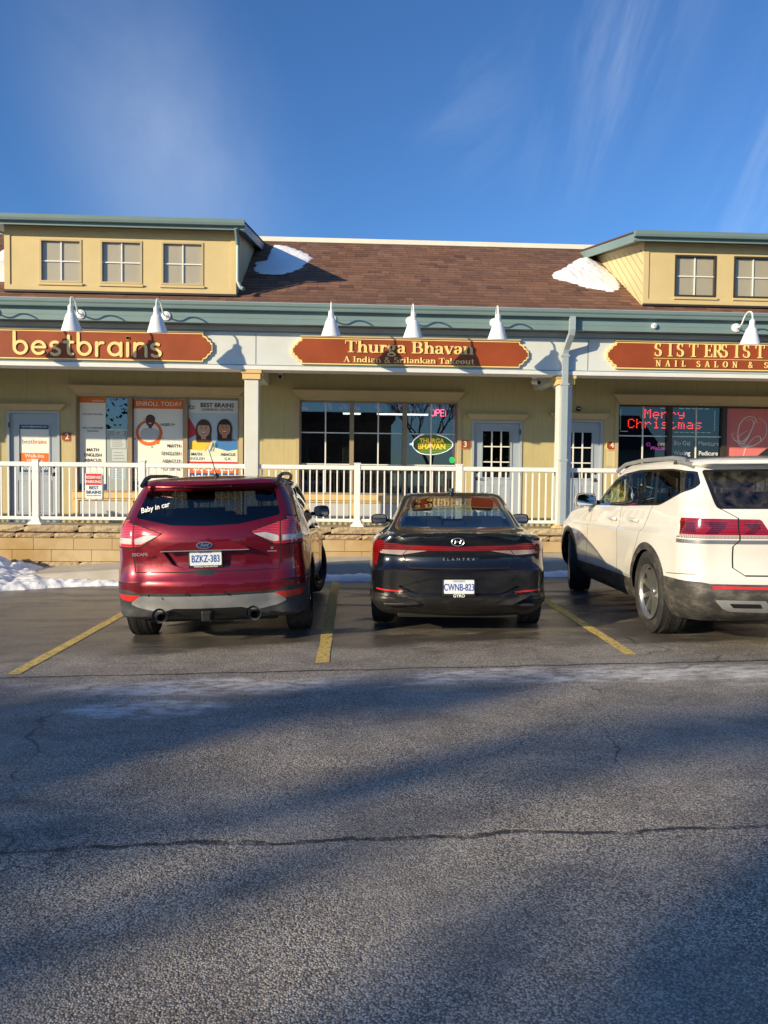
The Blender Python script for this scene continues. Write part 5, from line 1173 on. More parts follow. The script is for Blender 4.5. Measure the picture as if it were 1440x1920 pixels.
# ---- red compact suv
def circle(cy,cz,r,n=36): return [(cy+r*math.cos(2*PI*i/n),cz+r*math.sin(2*PI*i/n)) for i in range(n)]
def hole_ring(car,ya,yf,zc,rh,rid=99):
    for y in (ya,yf):
        for sd in ('right','left'): car.region(rid,circle(y,zc,rh),sd)
def arch_low(car,rid,ya,yf,zc,rh):
    for y in (ya,yf): car.sides(rid,[(y-rh,0),(y+rh,0),(y+rh,zc),(y-rh,zc)])
SH={}
def build_red():
    root=empty('parked_suv'); wv=lambda *a:list(zip((0,.5,1.0,2.2,3.4,4.2,4.6),a))
    cs=Car([
     dict(yr=.30,yf=4.30,w=.80,z=.24,bow=.05),dict(yr=.13,yf=4.40,w=.86,z=.30,bow=.06),
     dict(yr=.055,yf=4.45,w=wv(.83,.875,.895,.89,.905,.90,.88),z=.40,bow=.11,rc=(.30,.36)),
     dict(yr=.015,yf=4.47,w=wv(.835,.88,.905,.89,.915,.91,.88),z=.50,bow=.11,rc=(.30,.36)),
     dict(yr=.0,yf=4.46,w=wv(.835,.88,.905,.885,.915,.91,.88),z=.60,bow=.11,rc=(.30,.36)),
     dict(yr=.035,yf=4.44,w=wv(.83,.88,.905,.885,.915,.905,.87),z=.665,bow=.11,rc=(.30,.36)),
     dict(yr=.06,yf=4.40,w=wv(.82,.87,.90,.885,.91,.89,.85),z=.80,bow=.11,rc=(.28,.34)),
     dict(yr=.055,yf=4.34,w=wv(.81,.865,.90,.895,.905,.87,.82),z=[(0,.97),(1,.95),(2.2,.90),(4.5,.84)],bow=.11,rc=(.26,.32)),
     dict(yr=.095,yf=4.2,w=wv(.80,.845,.87,.875,.86,.80,.75),z=[(0,1.10),(1,1.08),(2.2,1.02),(3.4,.98),(4.5,.90)],bow=.10),
     dict(yr=.15,yf=3.45,w=wv(.78,.815,.84,.85,.82,.75,.70),z=[(0,1.19),(1,1.16),(2.2,1.10),(3.4,1.06),(4.5,1.0)],bow=.11,fc=(.3,.4)),
     dict(yr=.27,yf=3.0,w=wv(.74,.765,.785,.785,.74,.68,.6),z=[(0,1.33),(1,1.31),(2.2,1.29),(3.0,1.24)],bow=.12,fc=(.3,.4)),
     dict(yr=.38,yf=2.6,w=wv(.665,.685,.71,.715,.66,.6,.5),z=[(0,1.435),(1,1.455),(2.0,1.455),(2.6,1.40)],bow=.12,fc=(.28,.35),rc=(.14,.25)),
     dict(yr=.27,yf=2.5,w=wv(.64,.66,.685,.69,.64,.6,.5),z=[(0,1.465),(1,1.49),(2.0,1.485),(2.6,1.43)],bow=.14,fc=(.28,.35),rc=(.16,.2)),
     dict(yr=.29,yf=2.42,w=wv(.62,.63,.65,.65,.6,.55,.5),z=[(0,1.49),(1,1.525),(1.8,1.52),(2.5,1.46)],bow=.15,fc=(.28,.35),rc=(.16,.2)),
     dict(yr=.50,yf=2.2,w=.42,z=[(0,1.515),(.7,1.545),(1.2,1.555),(1.8,1.55),(2.5,1.49)],bow=.06,fc=(.2,.3),rc=(.1,.2)),
     dict(yr=.62,yf=2.1,w=.20,z=[(0,1.53),(.7,1.555),(1.2,1.565),(1.8,1.56),(2.5,1.50)],bow=.02,fbow=.02,fc=(.08,.15),rc=(.08,.15)),
     dict(yr=.70,yf=2.0,w=.02,z=[(0,1.535),(.7,1.558),(1.2,1.567),(1.8,1.562),(2.5,1.50)],bow=.01,fbow=.01,fc=(.01,.05),rc=(.01,.05)),
    ],.035,[(.95,.345,.42,.02),(3.60,.345,.42,.02)])
    YA,YF=.95,3.60
    # side glass
    cs.sides(1,rounded([(3.28,1.075),(2.45,1.425),(1.6,1.455),(.85,1.44),(.47,1.335),(.62,1.195),(2.0,1.105)],[.03,.06,.1,.1,.05,.06,0]))
    cs.sides(2,rounded([(3.10,1.10),(2.42,1.405),(2.12,1.42),(2.08,1.12)],.02)); cs.sides(3,rounded([(2.02,1.125),(2.06,1.425),(1.42,1.43),(1.22,1.165)],.02)); cs.sides(4,rounded([(1.15,1.175),(1.33,1.425),(.9,1.42),(.56,1.33),(.68,1.215)],.03))
    # lower cladding
    cs.sides(5,[(-.2,.0),(4.7,.0),(4.7,.43),(-.2,.43)])
    for y in (YA,YF): cs.sides(5,circle(y,.345,.435))
    cs.region(5,[(-1.1,.1),(1.1,.1),(1.1,.545),(.72,.545),(.62,.515),(-.62,.515),(-.72,.545),(-1.1,.545)],'rear')
    # windscreen and tailgate glass
    cs.region(6,rounded([(-.70,1.08),(.70,1.08),(.60,1.39),(-.60,1.39)],.05),'front')
    cs.sym(16,[(.92,.60),(.60,.60),(.60,.613),(.92,.613)])
    g=rounded([(-.665,1.185),(-.30,1.115),(0,1.105),(.30,1.115),(.665,1.185),(.60,1.425),(-.60,1.425)],[.03,0,0,0,.03,.03,.03]); cs.region(7,g,'rear')
    cs.sides(8,[(.10,1.20),(.26,1.22),(.42,1.43),(.30,1.45)])
    # tailgate seams
    for sx in (1,-1):
        for a,b in (((.655,.705),(.675,.93)),((.675,.93),(.745,1.09)),((.745,1.09),(.70,1.18))):
            d=.005; cs.region(9,[(sx*(a[0]-d),a[1]),(sx*(a[0]+d),a[1]),(sx*(b[0]+d),b[1]),(sx*(b[0]-d),b[1])],'rear')
    cs.region(9,[(-.655,.697),(.655,.697),(.655,.707),(-.655,.707)],'rear')
    # lamps
    lamp=rounded([(.405,1.045),(.62,1.115),(.80,1.165),(.98,1.16),(.98,.94),(.70,.925),(.60,.935)],[.02,.0,.03,0,0,.02,.02]); cs.sym(9,rounded([(.385,1.045),(.62,1.127),(.80,1.177),(1.0,1.172),(1.0,.928),(.70,.913),(.59,.923)],[.02,.0,.03,0,0,.02,.02])); cs.sides(9,rounded([(-.05,.928),(.21,.968),(.475,1.145),(.30,1.187),(-.05,1.187)],.03)); cs.sym(10,lamp)
    cs.sides(10,rounded([(-.05,.94),(.20,.98),(.46,1.145),(.30,1.175),(-.05,1.175)],.03))
    cs.sym(11,rounded([(.43,1.028),(.60,.952),(.655,.952),(.655,1.0),(.54,1.035)],.01)); cs.sym(11,[(.685,.955),(.90,.96),(.90,1.015),(.685,1.005)])
    cs.sym(9,[(.664,.92),(.674,.92),(.674,1.145),(.664,1.145)])
    # number plate recess, handle bar, reflectors, skid valance
    cs.region(12,rounded([(-.40,.895),(.40,.895),(.30,.765),(.20,.735),(-.20,.735),(-.30,.765)],.02),'rear'); cs.push(12,(0,.045,.0))
    cs.region(13,rounded([(-.11,.725),(.11,.725),(.07,.672),(-.07,.672)],.01),'rear')
    cs.sym(14,rounded([(.60,.50),(.86,.505),(.86,.455),(.68,.435)],.012)); 
    cs.region(15,rounded([(-.62,.49),(.62,.49),(.72,.415),(.62,.375),(.45,.345),(-.45,.345),(-.62,.375),(-.72,.415)],.03),'rear')
    cs.region(20,rounded([(-.40,.345),(-.31,.375),(.31,.375),(.40,.345),(.40,.3),(-.40,.3)],.02),'rear')
    # doors
    for a,b in ((2.08,3.05),(1.25,2.07)): 
        cs.sides(9,[(b-.0,.44),(b+.008,.44),(b+.008,1.10),(b-.0,1.10)])
    cs.sides(9,[(1.42,.44),(1.428,.44),(1.27,.86),(1.262,.86)]); cs.sides(9,[(1.262,.86),(1.27,.86),(1.20,1.15),(1.192,1.15)])
    hole_ring(cs,YA,YF,.345,.385); arch_low(cs,99,YA,YF,.345,.385)
    body=paint('ruby red paint',(.21,.002,.013),.50,.28,1,dirt=.5,dirtcol=(.12,.05,.045)); clad=plastic('grey bumper plastic',(.030,.034,.040),.5,.30)
    sp=cs.split(root,{0:('body',body),1:('window_surround',blk,True),2:('side_window',clear,True),3:('side_window',privacy,True),4:('quarter_window',privacy,True),5:('lower_cladding',clad),6:('windshield',clear),7:('rear_window',glass('rear privacy glass',(.07,.08,.09),1,1.5)),8:('body_corner_trim',blk,True),9:('panel_gap',gap),10:('tail_light',lampmat('bright tail lamp red',(.34,.012,.022),(.66,.05,.07),scale=22),True),11:('lamp_lens',lampmat('clear lamp lens',(.40,.36,.36),(.74,.72,.72),scale=30,axis='X'),True),12:('plate_recess',body),13:('tailgate_handle',M['black']),14:('reflector',refl,True),15:('skid_plate',silver),16:('bumper_seam',gap),20:('tow_opening',M['black'])})
    for i,o in enumerate(sp.get(11,[])): o.parent=sp[10][min(i,len(sp[10])-1)]
    # spoiler brake lamp, garnish bar above the plate
    q=MB(); q.bbox(-.22,.22,.315,.36,1.447,1.468,.006); q.build('high_brake_light',LD,root)
    q=MB(); q.prism(rounded([(-.40,.893),(.40,.893),(.36,.925),(.22,.968),(-.22,.968),(-.36,.925)],.02),.040,.10); q.build('tailgate_garnish',body,root,True)
    q=MB(); q.prism([(-.40,.889),(.40,.889),(.39,.896),(-.39,.896)],.036,.06); q.build('garnish_strip',chrome,root)
    # oval emblem
    e=MB(); e.prism(ell(0,.940,.072,.030),.030,.041); eo=e.build('emblem',chrome,root); e=MB(); e.prism(ell(0,.940,.066,.0255),.0275,.0298); e.build('emblem_plate',mat('emblem blue',(.008,.03,.11),.2,coat=1)).parent=eo
    text('Ford',.036,0,.0265,.941,chrome,eo,'emblem_script',shear=.3,bold=.005)
    text('ESCAPE',.036,-.585,.072,.868,chrome,root,'badge_lettering',bold=.02,sx=1.15); text('ecoboost',.022,.60,.068,.872,chrome,root,'badge_lettering',bold=.02); text('SE',.026,.60,.068,.898,chrome,root,'badge_lettering',bold=.02)
    plate_(root,'BZKZ-383',0,.075,.822,.285,.128,('MARKVILLE FORD-LINCOLN',.017,.011))
    # wiper, antenna, exhausts, hitch, sensors
    q=MB(); q.tube([(-.06,.185,1.135),(.06,.175,1.14),(.24,.20,1.15),(.36,.225,1.155)],[.012,.016,.012,.004],8); q.tube([(-.06,.13,1.12),(-.06,.19,1.135)],.018,10); q.build('rear_wiper',M['black'],root,True)
    q=MB(); q.tube([(.03,.62,1.54),(.03,.60,1.575)],[.03,.014],10); q.tube([(.03,.60,1.57),(0,.40,1.80)],[.005,.003],6); q.build('antenna',M['black'],root,True)
    for x in (-.42,.42):
        q=MB(); q.tube([(x,.075,.305),(x,.30,.305)],.033,20,False); q.tube([(x,.08,.305),(x,.30,.305)],.033,20,False); q.tube([(x,.16,.305),(x,.17,.305)],.033,20); q.build('exhaust_pipe',mat('exhaust steel',(.05,.047,.045),.45,.8),root,True)
        q=MB(); q.lathe([(.046,.012),(.052,-.002),(.060,-.002),(.068,.02)],Matrix.Translation((x,.055,.325))@Matrix.Rotation(PI/2,4,'X'),24); q.build('exhaust_surround',clad,root,True)
    q=MB(); q.bbox(-.045,.045,.02,.20,.265,.355,.008); q.build('hitch_receiver',M['black'],root); q=MB(); q.box(-.028,.028,.012,.0195,.282,.338); q.build('hitch_opening',gap,root)
    q=MB()
    for x in (-.50,-.17,.17,.50): q.lathe([(0,0),(.011,0),(.012,.004)],Matrix.Translation((x,.0,.512))@Matrix.Rotation(-PI/2,4,'X'),12)
    q.build('parking_sensor',gap,root)
    for sx in (-1,1):
        q=MB(); q.tube([(sx*.635,.42,1.475),(sx*.64,.58,1.535),(sx*.65,.8,1.565),(sx*.66,1.5,1.575),(sx*.65,2.0,1.56),(sx*.62,2.25,1.51)],[.022,.022,.018,.017,.018,.022],10); q.build('roof_rail',M['black'],root,True)
        mirror(root,sx*.86,2.98,1.11,sx,M['black'],.20,.15)
        for y,z in ((2.18,.98),(1.36,1.0)):
            q=MB(); q.tube([(sx*.895,y,z),(sx*.925,y+.02,z),(sx*.925,y+.16,z+.003),(sx*.895,y+.18,z+.003)],.013,8); q.build('door_handle',body,root,True)
    q=[];
    a=text('Baby in car',.066,-.49,.0,1.275,whi,None,'sticker_lettering',bold=.012,rot=-12,sx=.95); a.data.transform(Matrix.Translation((0,.0,0)))
    for v in a.data.vertices:   # lay the sticker on the sloping glass
        v.co.y+=.285+(v.co.z-1.275)*.62+.17*0+(abs(v.co.x)/.62)**2*.10-.055-.02*0
    a.parent=root
    interior(root,.62,.6,1.35,2.15,.45,.62,1.02,2.85)
    close_under(root,.62,.3,4.2,.22)
    wheels(root,.345,.225,.235,.895,YA,YF,'five',mat('dark wheel',(.02,.02,.022),.35,.6),R(-17))
    root.scale=(.98,1,1); place_car(root,-1.215,6.80,0.0,.034,'ruby red compact SUV with roof rails and plate BZKZ 383','car')
    return root
build_red()

def build_black():
    root=empty('parked_sedan'); wv=lambda *a:list(zip((0,.5,1.0,2.2,3.6,4.3,4.68),a))
    cs=Car([
     dict(yr=.30,yf=4.45,w=.78,z=.20,bow=.05),dict(yr=.12,yf=4.55,w=.83,z=.28,bow=.07),
     dict(yr=.05,yf=4.6,w=wv(.82,.87,.885,.87,.885,.86,.80),z=.36,bow=.10),
     dict(yr=.02,yf=4.62,w=wv(.80,.862,.89,.875,.90,.87,.80),z=.44,bow=.13,rc=(.26,.36)),
     dict(yr=.0,yf=4.62,w=wv(.80,.862,.892,.88,.905,.86,.78),z=.58,bow=.13,rc=(.26,.36)),
     dict(yr=-.01,yf=4.60,w=wv(.79,.86,.892,.885,.90,.85,.76),z=.645,bow=.13,rc=(.26,.36)),
     dict(yr=.025,yf=4.58,w=wv(.785,.858,.892,.888,.90,.84,.75),z=.665,bow=.13,rc=(.26,.36)),
     dict(yr=.075,yf=4.50,w=wv(.785,.855,.89,.89,.885,.82,.72),z=.77,bow=.13,rc=(.26,.36)),
     dict(yr=.055,yf=4.40,w=wv(.795,.85,.885,.875,.86,.78,.68),z=[(0,.865),(1,.87),(2.2,.84),(4.5,.72)],bow=.13),
     dict(yr=.035,yf=4.2,w=wv(.75,.80,.83,.84,.81,.70,.6),z=[(0,.955),(1,.945),(2.2,.92),(3.6,.86),(4.5,.78)],bow=.13,crown=.018),
     dict(yr=.04,yf=4.1,w=wv(.70,.755,.79,.81,.78,.66,.55),z=[(0,.977),(.5,.968),(1,.965),(2.2,.94),(3.6,.88),(4.5,.82)],bow=.14,crown=.018),
     dict(yr=.09,yf=4.0,w=wv(.67,.73,.77,.80,.76,.62,.5),z=[(0,.975),(.5,.972),(1,.972),(2.2,.95),(3.6,.90),(4.5,.83)],bow=.15,crown=.012),
     dict(yr=.42,yf=3.62,w=wv(.64,.69,.73,.775,.73,.6,.5),z=[(0,.985),(.5,.985),(1,.985),(2.2,.965),(3.6,.935),(4.5,.86)],bow=.12,fc=(.3,.4),rc=(.16,.35)),
     dict(yr=.52,yf=3.50,w=wv(.62,.665,.71,.76,.71,.6,.5),z=[(0,1.0),(.5,1.0),(1,1.0),(2.2,.985),(3.6,.955),(4.5,.87)],bow=.12,fc=(.3,.4),rc=(.16,.35)),
     dict(yr=1.02,yf=3.05,w=wv(.55,.575,.60,.665,.60,.5,.4),z=[(0,1.16),(1,1.165),(2.2,1.165),(3.2,1.13)],bow=.12,fc=(.26,.35),rc=(.14,.35)),
     dict(yr=1.45,yf=2.72,w=wv(.5,.52,.55,.60,.54,.5,.4),z=[(0,1.265),(1.4,1.27),(2.2,1.29),(3.0,1.25)],bow=.12,fc=(.25,.3),rc=(.13,.3)),
     dict(yr=1.62,yf=2.62,w=wv(.5,.5,.52,.565,.52,.5,.4),z=[(0,1.305),(1.5,1.31),(2.2,1.325),(2.8,1.30)],bow=.12,fc=(.25,.25),rc=(.13,.25)),
     dict(yr=1.72,yf=2.56,w=.50,z=[(0,1.325),(1.7,1.33),(2.2,1.342),(2.8,1.315)],bow=.10,fc=(.2,.2),rc=(.12,.2)),
     dict(yr=1.85,yf=2.48,w=.28,z=[(0,1.34),(1.7,1.345),(2.2,1.355),(2.8,1.33)],bow=.03,fbow=.03,fc=(.1,.1),rc=(.1,.1)),
     dict(yr=1.92,yf=2.42,w=.02,z=[(0,1.345),(1.7,1.35),(2.2,1.36),(2.8,1.335)],bow=.01,fbow=.01,fc=(.01,.03),rc=(.01,.03)),
    ],.034,[(1.03,.32,.39,.018),(3.70,.32,.39,.018)])
    YA,YF=1.03,3.70
    cs.sides(1,rounded([(3.35,.975),(2.62,1.27),(2.2,1.305),(1.6,1.265),(.98,1.08),(1.05,1.01),(2.2,.99)],.04))
    cs.sides(2,rounded([(3.2,.995),(2.6,1.25),(2.22,1.285),(2.18,1.005)],.02)); cs.sides(3,rounded([(2.10,1.01),(2.14,1.285),(1.62,1.25),(1.12,1.09),(1.14,1.03)],.03))
    cs.region(6,rounded([(-.66,.985),(.66,.985),(.50,1.27),(-.50,1.27)],.05),'front')
    cs.region(17,rounded([(-.61,1.008),(.61,1.008),(.505,1.225),(.46,1.293),(.30,1.312),(-.30,1.312),(-.46,1.293),(-.505,1.225)],.02),'rear'); cs.region(7,rounded([(-.575,1.022),(.575,1.022),(.475,1.225),(.44,1.278),(.28,1.296),(-.28,1.296),(-.44,1.278),(-.475,1.225)],.02),'rear')
    # lower diffuser
    cs.region(5,[(-1.0,.1),(1.0,.1),(1.0,.425),(.72,.425),(.42,.392),(.34,.405),(-.34,.405),(-.42,.392),(-.72,.425),(-1.0,.425)],'rear'); cs.sides(5,[(-.2,0),(.75,0),(.70,.36),(-.2,.42)]); cs.sides(5,[(1.3,0),(3.4,0),(3.4,.24),(1.3,.24)])
    # light bar and lamps
    cs.sym(10,[(-.01,.872),(.50,.885),(.92,.925),(.92,.835),(.50,.835),(-.01,.835)])
    cs.sym(11,rounded([(.50,.834),(.30,.833),(.56,.787),(.765,.800),(.765,.834)],.008)); cs.sym(10,[(.745,.93),(.95,.93),(.95,.72),(.80,.68),(.775,.80),(.745,.84)])
    cs.sides(10,rounded([(-.1,.93),(.30,.925),(.36,.90),(.22,.80),(.12,.69),(-.1,.69)],.02))
    cs.sym(16,[(-.01,.856),(.50,.862),(.50,.870),(-.01,.866)])
    cs.sym(9,[(.46,.87),(.468,.87),(.545,.785),(.537,.785)]); cs.sym(9,[(.537,.787),(.545,.787),(.475,.672),(.467,.672)]); cs.region(9,[(-.47,.668),(.47,.668),(.47,.678),(-.47,.678)],'rear')
    cs.sym(14,rounded([(.53,.452),(.56,.44),(.80,.455),(.80,.470)],.004))
    cs.region(12,rounded([(-.26,.585),(.26,.585),(.38,.56),(.585,.495),(.47,.445),(.40,.425),(-.40,.425),(-.47,.445),(-.585,.495),(-.38,.56)],.01),'rear'); cs.push(12,(0,.028,0))
    cs.sym(18,[(.47,.40),(.80,.405),(.80,.395),(.49,.385)]); cs.sym(18,[(.47,.375),(.80,.375),(.80,.362),(.45,.355)])
    cs.sides(9,[(2.15,.30),(2.158,.30),(2.158,.98),(2.15,.98)]); cs.sides(9,[(3.12,.3),(3.128,.3),(3.128,.96),(3.12,.96)]); cs.sides(9,[(1.38,.36),(1.388,.36),(1.20,.95),(1.192,.95)])
    hole_ring(cs,YA,YF,.318,.352); arch_low(cs,99,YA,YF,.318,.352)
    body=paint('black paint',(.006,.0075,.011),.2,.22,1,dirt=.18,dirtcol=(.07,.065,.06)); dk=plastic('diffuser black',(.012,.012,.013),.42,.15)
    sp=cs.split(root,{0:('body',body),1:('window_surround',blk,True),2:('side_window',clear,True),3:('side_window',clear,True),5:('diffuser',dk),6:('windshield',clear),17:('rear_window_band',blk),7:('rear_window',glass('rear tinted glass',(.42,.50,.52),1,1.55)),9:('panel_gap',gap),10:('light_bar',lampmat('light bar red',(.09,.003,.006),(.30,.008,.014),scale=16)),16:('light_bar_line',LD),11:('lamp_lens',LW,True),12:('plate_panel',body),14:('reflector',refl,True),18:('bumper_slat',gap,True)})
    # ducktail lip and lower fins
    q=MB(); q.prism(rounded([(-.60,.975),(-.48,.992),(0,1.003),(.48,.992),(.60,.975),(.46,.968),(0,.974),(-.46,.968)],.004),.03,.15); q.build('spoiler_lip',body,root,True)
    for sx in (-1,1):
        q=MB(); q.prism([(sx*.42,.335),(sx*.36,.345),(sx*.60,.425),(sx*.68,.425),(sx*.50,.335)],.055,.14); q.build('bumper_fin',dk,root)
    q=MB(); q.bbox(-.72,.72,.10,.16,.318,.345,.008); q.build('bumper_lip',dk,root,True)
    text('ELANTRA',.034,0,.058,.757,chrome,root,'badge_lettering',bold=.012,sx=1.25,spacing=1.95)
    e=MB(); e.lathe([(.058+.006*math.cos(a*PI/4),.006*math.sin(a*PI/4)) for a in range(8)],Matrix.Translation((-.01,.038,.918))@Matrix.Scale(.62,4,(0,0,1))@Matrix.Rotation(PI/2,4,'X'),28,True)
    e.tube([(-.038,.030,.902),(-.030,.028,.932)],.0065,6); e.tube([(.010,.028,.904),(.020,.028,.935)],.0065,6); e.tube([(-.034,.028,.915),(-.012,.026,.922),(.014,.028,.920)],.0055,6); e.build('emblem',chrome,root,True)
    plate_(root,'CWNB-823',.0,.022,.508,.285,.128,('GYRO',.040,.020))
    q=MB(); q.prism([(1.80,1.335),(2.02,1.35),(1.84,1.405),(1.81,1.405)],-.012,.012,'x'); q.bbox(-.03,.03,1.78,2.04,1.330,1.352,.008); q.build('antenna_fin',body,root)
    for sx in (-1,1):
        mirror(root,sx*.83,2.92,1.005,sx,body,.22,.13)
        for y,z in ((2.28,.86),(1.45,.87)): q=MB(); q.tube([(sx*.875,y,z),(sx*.90,y+.02,z),(sx*.90,y+.16,z),(sx*.875,y+.18,z)],.011,8); q.build('door_handle',body,root,True)
    interior(root,.58,.9,1.35,2.1,.35,.48,.88,2.85)
    q=MB(); q.box(-.60,.60,.55,1.35,.93,.955); q.build('parcel_shelf',dashm,root)
    close_under(root,.60,.3,4.3,.17)
    wheels(root,.32,.205,.215,.885,YA,YF,'five',mat('grey wheel',(.10,.10,.105),.35,.7),0)
    root.scale=(.97,1,1); place_car(root,1.045,6.98,5.9,.014,'black sedan with full width red light bar and plate CWNB 823','car')
build_black()

def build_white():
    root=empty('parked_suv'); wv=lambda *a:list(zip((0,.6,1.1,2.5,4.05,4.7,5.04),a))
    cs=Car([
     dict(yr=.32,yf=4.75,w=.88,z=.24,bow=.05),dict(yr=.14,yf=4.88,w=.93,z=.32,bow=.07),
     dict(yr=.06,yf=4.93,w=wv(.93,.96,.97,.955,.97,.94,.88),z=.40,bow=.09),
     dict(yr=.02,yf=4.95,w=wv(.94,.975,.985,.965,.985,.95,.88),z=.50,bow=.10),
     dict(yr=.03,yf=4.96,w=wv(.94,.975,.99,.965,.99,.95,.88),z=.575,bow=.10),
     dict(yr=.085,yf=4.95,w=wv(.935,.97,.988,.96,.988,.95,.87),z=.63,bow=.10),
     dict(yr=.115,yf=4.92,w=wv(.93,.965,.985,.962,.985,.93,.85),z=.80,bow=.10),
     dict(yr=.10,yf=4.88,w=wv(.925,.965,.985,.97,.98,.91,.83),z=[(0,.985),(1.1,.965),(2.5,.93),(5,.90)],bow=.10),
     dict(yr=.125,yf=4.82,w=wv(.915,.945,.955,.945,.95,.88,.80),z=[(0,1.03),(1.1,1.0),(2.5,.96),(5,.94)],bow=.10),
     dict(yr=.135,yf=4.70,w=wv(.895,.925,.935,.93,.92,.84,.75),z=[(0,1.15),(1.1,1.12),(2.5,1.08),(4,1.05),(5,1.0)],bow=.11),
     dict(yr=.17,yf=3.95,w=wv(.88,.905,.915,.91,.87,.80,.7),z=[(0,1.235),(1.1,1.22),(2.5,1.17),(3.3,1.15),(4,1.13)],bow=.12,fc=(.3,.5)),
     dict(yr=.20,yf=3.75,w=wv(.865,.89,.90,.895,.83,.75,.7),z=[(0,1.27),(1.1,1.25),(2.5,1.20),(3.3,1.175),(4,1.15)],bow=.12,fc=(.3,.5)),
     dict(yr=.30,yf=3.25,w=wv(.82,.845,.855,.845,.76,.7,.7),z=[(0,1.43),(1.1,1.42),(2.5,1.39),(3.4,1.33)],bow=.12,fc=(.3,.45)),
     dict(yr=.40,yf=2.85,w=wv(.775,.80,.81,.80,.71,.6,.6),z=[(0,1.555),(1.1,1.575),(2.2,1.57),(3,1.50)],bow=.11,fc=(.28,.4),rc=(.14,.25)),
     dict(yr=.24,yf=2.78,w=wv(.76,.78,.79,.775,.69,.6,.6),z=[(0,1.59),(1.1,1.615),(2.2,1.605),(3,1.53)],bow=.13,fc=(.28,.4),rc=(.14,.2)),
     dict(yr=.25,yf=2.70,w=wv(.73,.75,.755,.74,.66,.6,.6),z=[(0,1.62),(1.1,1.645),(2.2,1.635),(3,1.56)],bow=.14,fc=(.28,.4),rc=(.14,.2)),
     dict(yr=.5,yf=2.5,w=.50,z=[(0,1.645),(1.1,1.672),(2.2,1.66),(3,1.58)],bow=.05,fc=(.2,.3),rc=(.1,.2)),
     dict(yr=.65,yf=2.35,w=.25,z=[(0,1.655),(1.1,1.682),(2.2,1.668),(3,1.59)],bow=.02,fbow=.02,fc=(.1,.15),rc=(.1,.15)),
     dict(yr=.75,yf=2.3,w=.02,z=[(0,1.658),(1.1,1.685),(2.2,1.670),(3,1.59)],bow=.01,fbow=.01,fc=(.01,.05),rc=(.01,.05)),
    ],.035,[(1.10,.385,.45,.012),(4.05,.385,.45,.012)])
    cs.ymid=2.5; YA,YF=1.10,4.05
    dlo=rounded([(3.35,1.165),(2.7,1.44),(2.3,1.535),(1.8,1.572),(.9,1.568),(.50,1.535),(.44,1.39),(.98,1.225),(2.0,1.19)],[.02,.1,.1,.1,.05,.06,.08,.06,0]); cs.sides(1,dlo)
    cs.sides(2,rounded([(3.2,1.185),(2.72,1.40),(2.32,1.50),(2.12,1.525),(2.06,1.20)],.02)); cs.sides(3,rounded([(1.98,1.21),(2.03,1.535),(1.42,1.553),(1.28,1.225)],.02)); cs.sides(19,rounded([(1.25,1.228),(1.37,1.553),(1.30,1.553),(1.16,1.230)],.01)); cs.sides(4,rounded([(1.10,1.240),(1.22,1.552),(.92,1.55),(.54,1.52),(.49,1.40),(.98,1.243)],.035))
    for y in (YA,YF): cs.sides(5,circle(y,.385,.485,44))
    cs.sides(5,[(-.2,0),(5.2,0),(5.2,.46),(3.6,.455),(1.5,.47),(1.3,.50),(.72,.60),(-.2,.60)])
    cs.sides(21,[(3.55,.465),(3.55,.48),(1.55,.492),(1.55,.478)])
    cs.region(5,[(-1.1,.1),(1.1,.1),(1.1,.60),(.85,.60),(.78,.588),(-.78,.588),(-.85,.60),(-1.1,.60)],'rear')
    cs.region(14,[(-.78,.548),(.78,.548),(.78,.572),(-.78,.572)],'rear')
    cs.region(6,rounded([(-.76,1.19),(.76,1.19),(.64,1.49),(-.64,1.49)],.05),'front')
    cs.region(17,rounded([(-.68,1.212),(.68,1.212),(.715,1.55),(-.715,1.55)],[.03,.03,.03,.03]),'rear'); cs.region(7,rounded([(-.645,1.225),(.645,1.225),(.685,1.535),(-.685,1.535)],.03),'rear')
    cs.sides(8,[(.20,1.27),(.32,1.28),(.47,1.53),(.34,1.55)]) if False else None
    # lamps wrap the corner
    cs.sym(10,rounded([(.285,1.00),(.36,1.125),(1.02,1.135),(1.02,.965),(.30,.965)],[.01,.02,0,0,.01])); cs.sides(10,rounded([(-.1,.965),(.40,.965),(.47,1.11),(.42,1.135),(-.1,1.135)],.02))
    cs.sym(11,[(.30,.968),(.99,.968),(.99,.995),(.295,.995)])
    cs.sym(22,[(.36,1.09),(.50,1.09),(.44,1.045),(.50,1.005),(.42,1.005),(.37,1.04)]); cs.sym(22,[(.62,1.10),(.80,1.10),(.74,1.055),(.80,1.005),(.70,1.005),(.64,1.05)]); cs.sym(22,[(.86,1.10),(.96,1.10),(.93,1.01),(.86,1.01)])
    cs.region(15,[(-1.1,.918),(1.1,.918),(1.1,.952),(-1.1,.952)],'rear'); cs.sides(15,[(-.1,.918),(.38,.925),(.42,.952),(-.1,.952)])
    for sx in (1,-1):
        for a,b in (((.535,1.135),(.54,.95)),((.54,.95),(.59,.90)),((.59,.90),(.59,.72)),((.59,.72),(.50,.655)),((.535,1.135),(.66,1.215))):
            d=.006; cs.region(9,[(sx*(a[0]-d),a[1]),(sx*(a[0]+d),a[1]),(sx*(b[0]+d),b[1]),(sx*(b[0]-d),b[1])],'rear')
    cs.region(9,[(-.50,.649),(.50,.649),(.50,.661),(-.50,.661)],'rear')
    cs.sym(16,rounded([(.30,.345),(.36,.455),(.76,.455),(.68,.375),(.62,.35)],.02)); cs.sym(20,rounded([(.37,.385),(.40,.425),(.64,.425),(.60,.385)],.012))
    # door seams
    for y0,z0,y1,z1 in ((2.06,.48,2.055,1.19),(3.25,.48,3.15,1.17)): cs.sides(9,[(y0,z0),(y0+.009,z0),(y1+.009,z1),(y1,z1)])
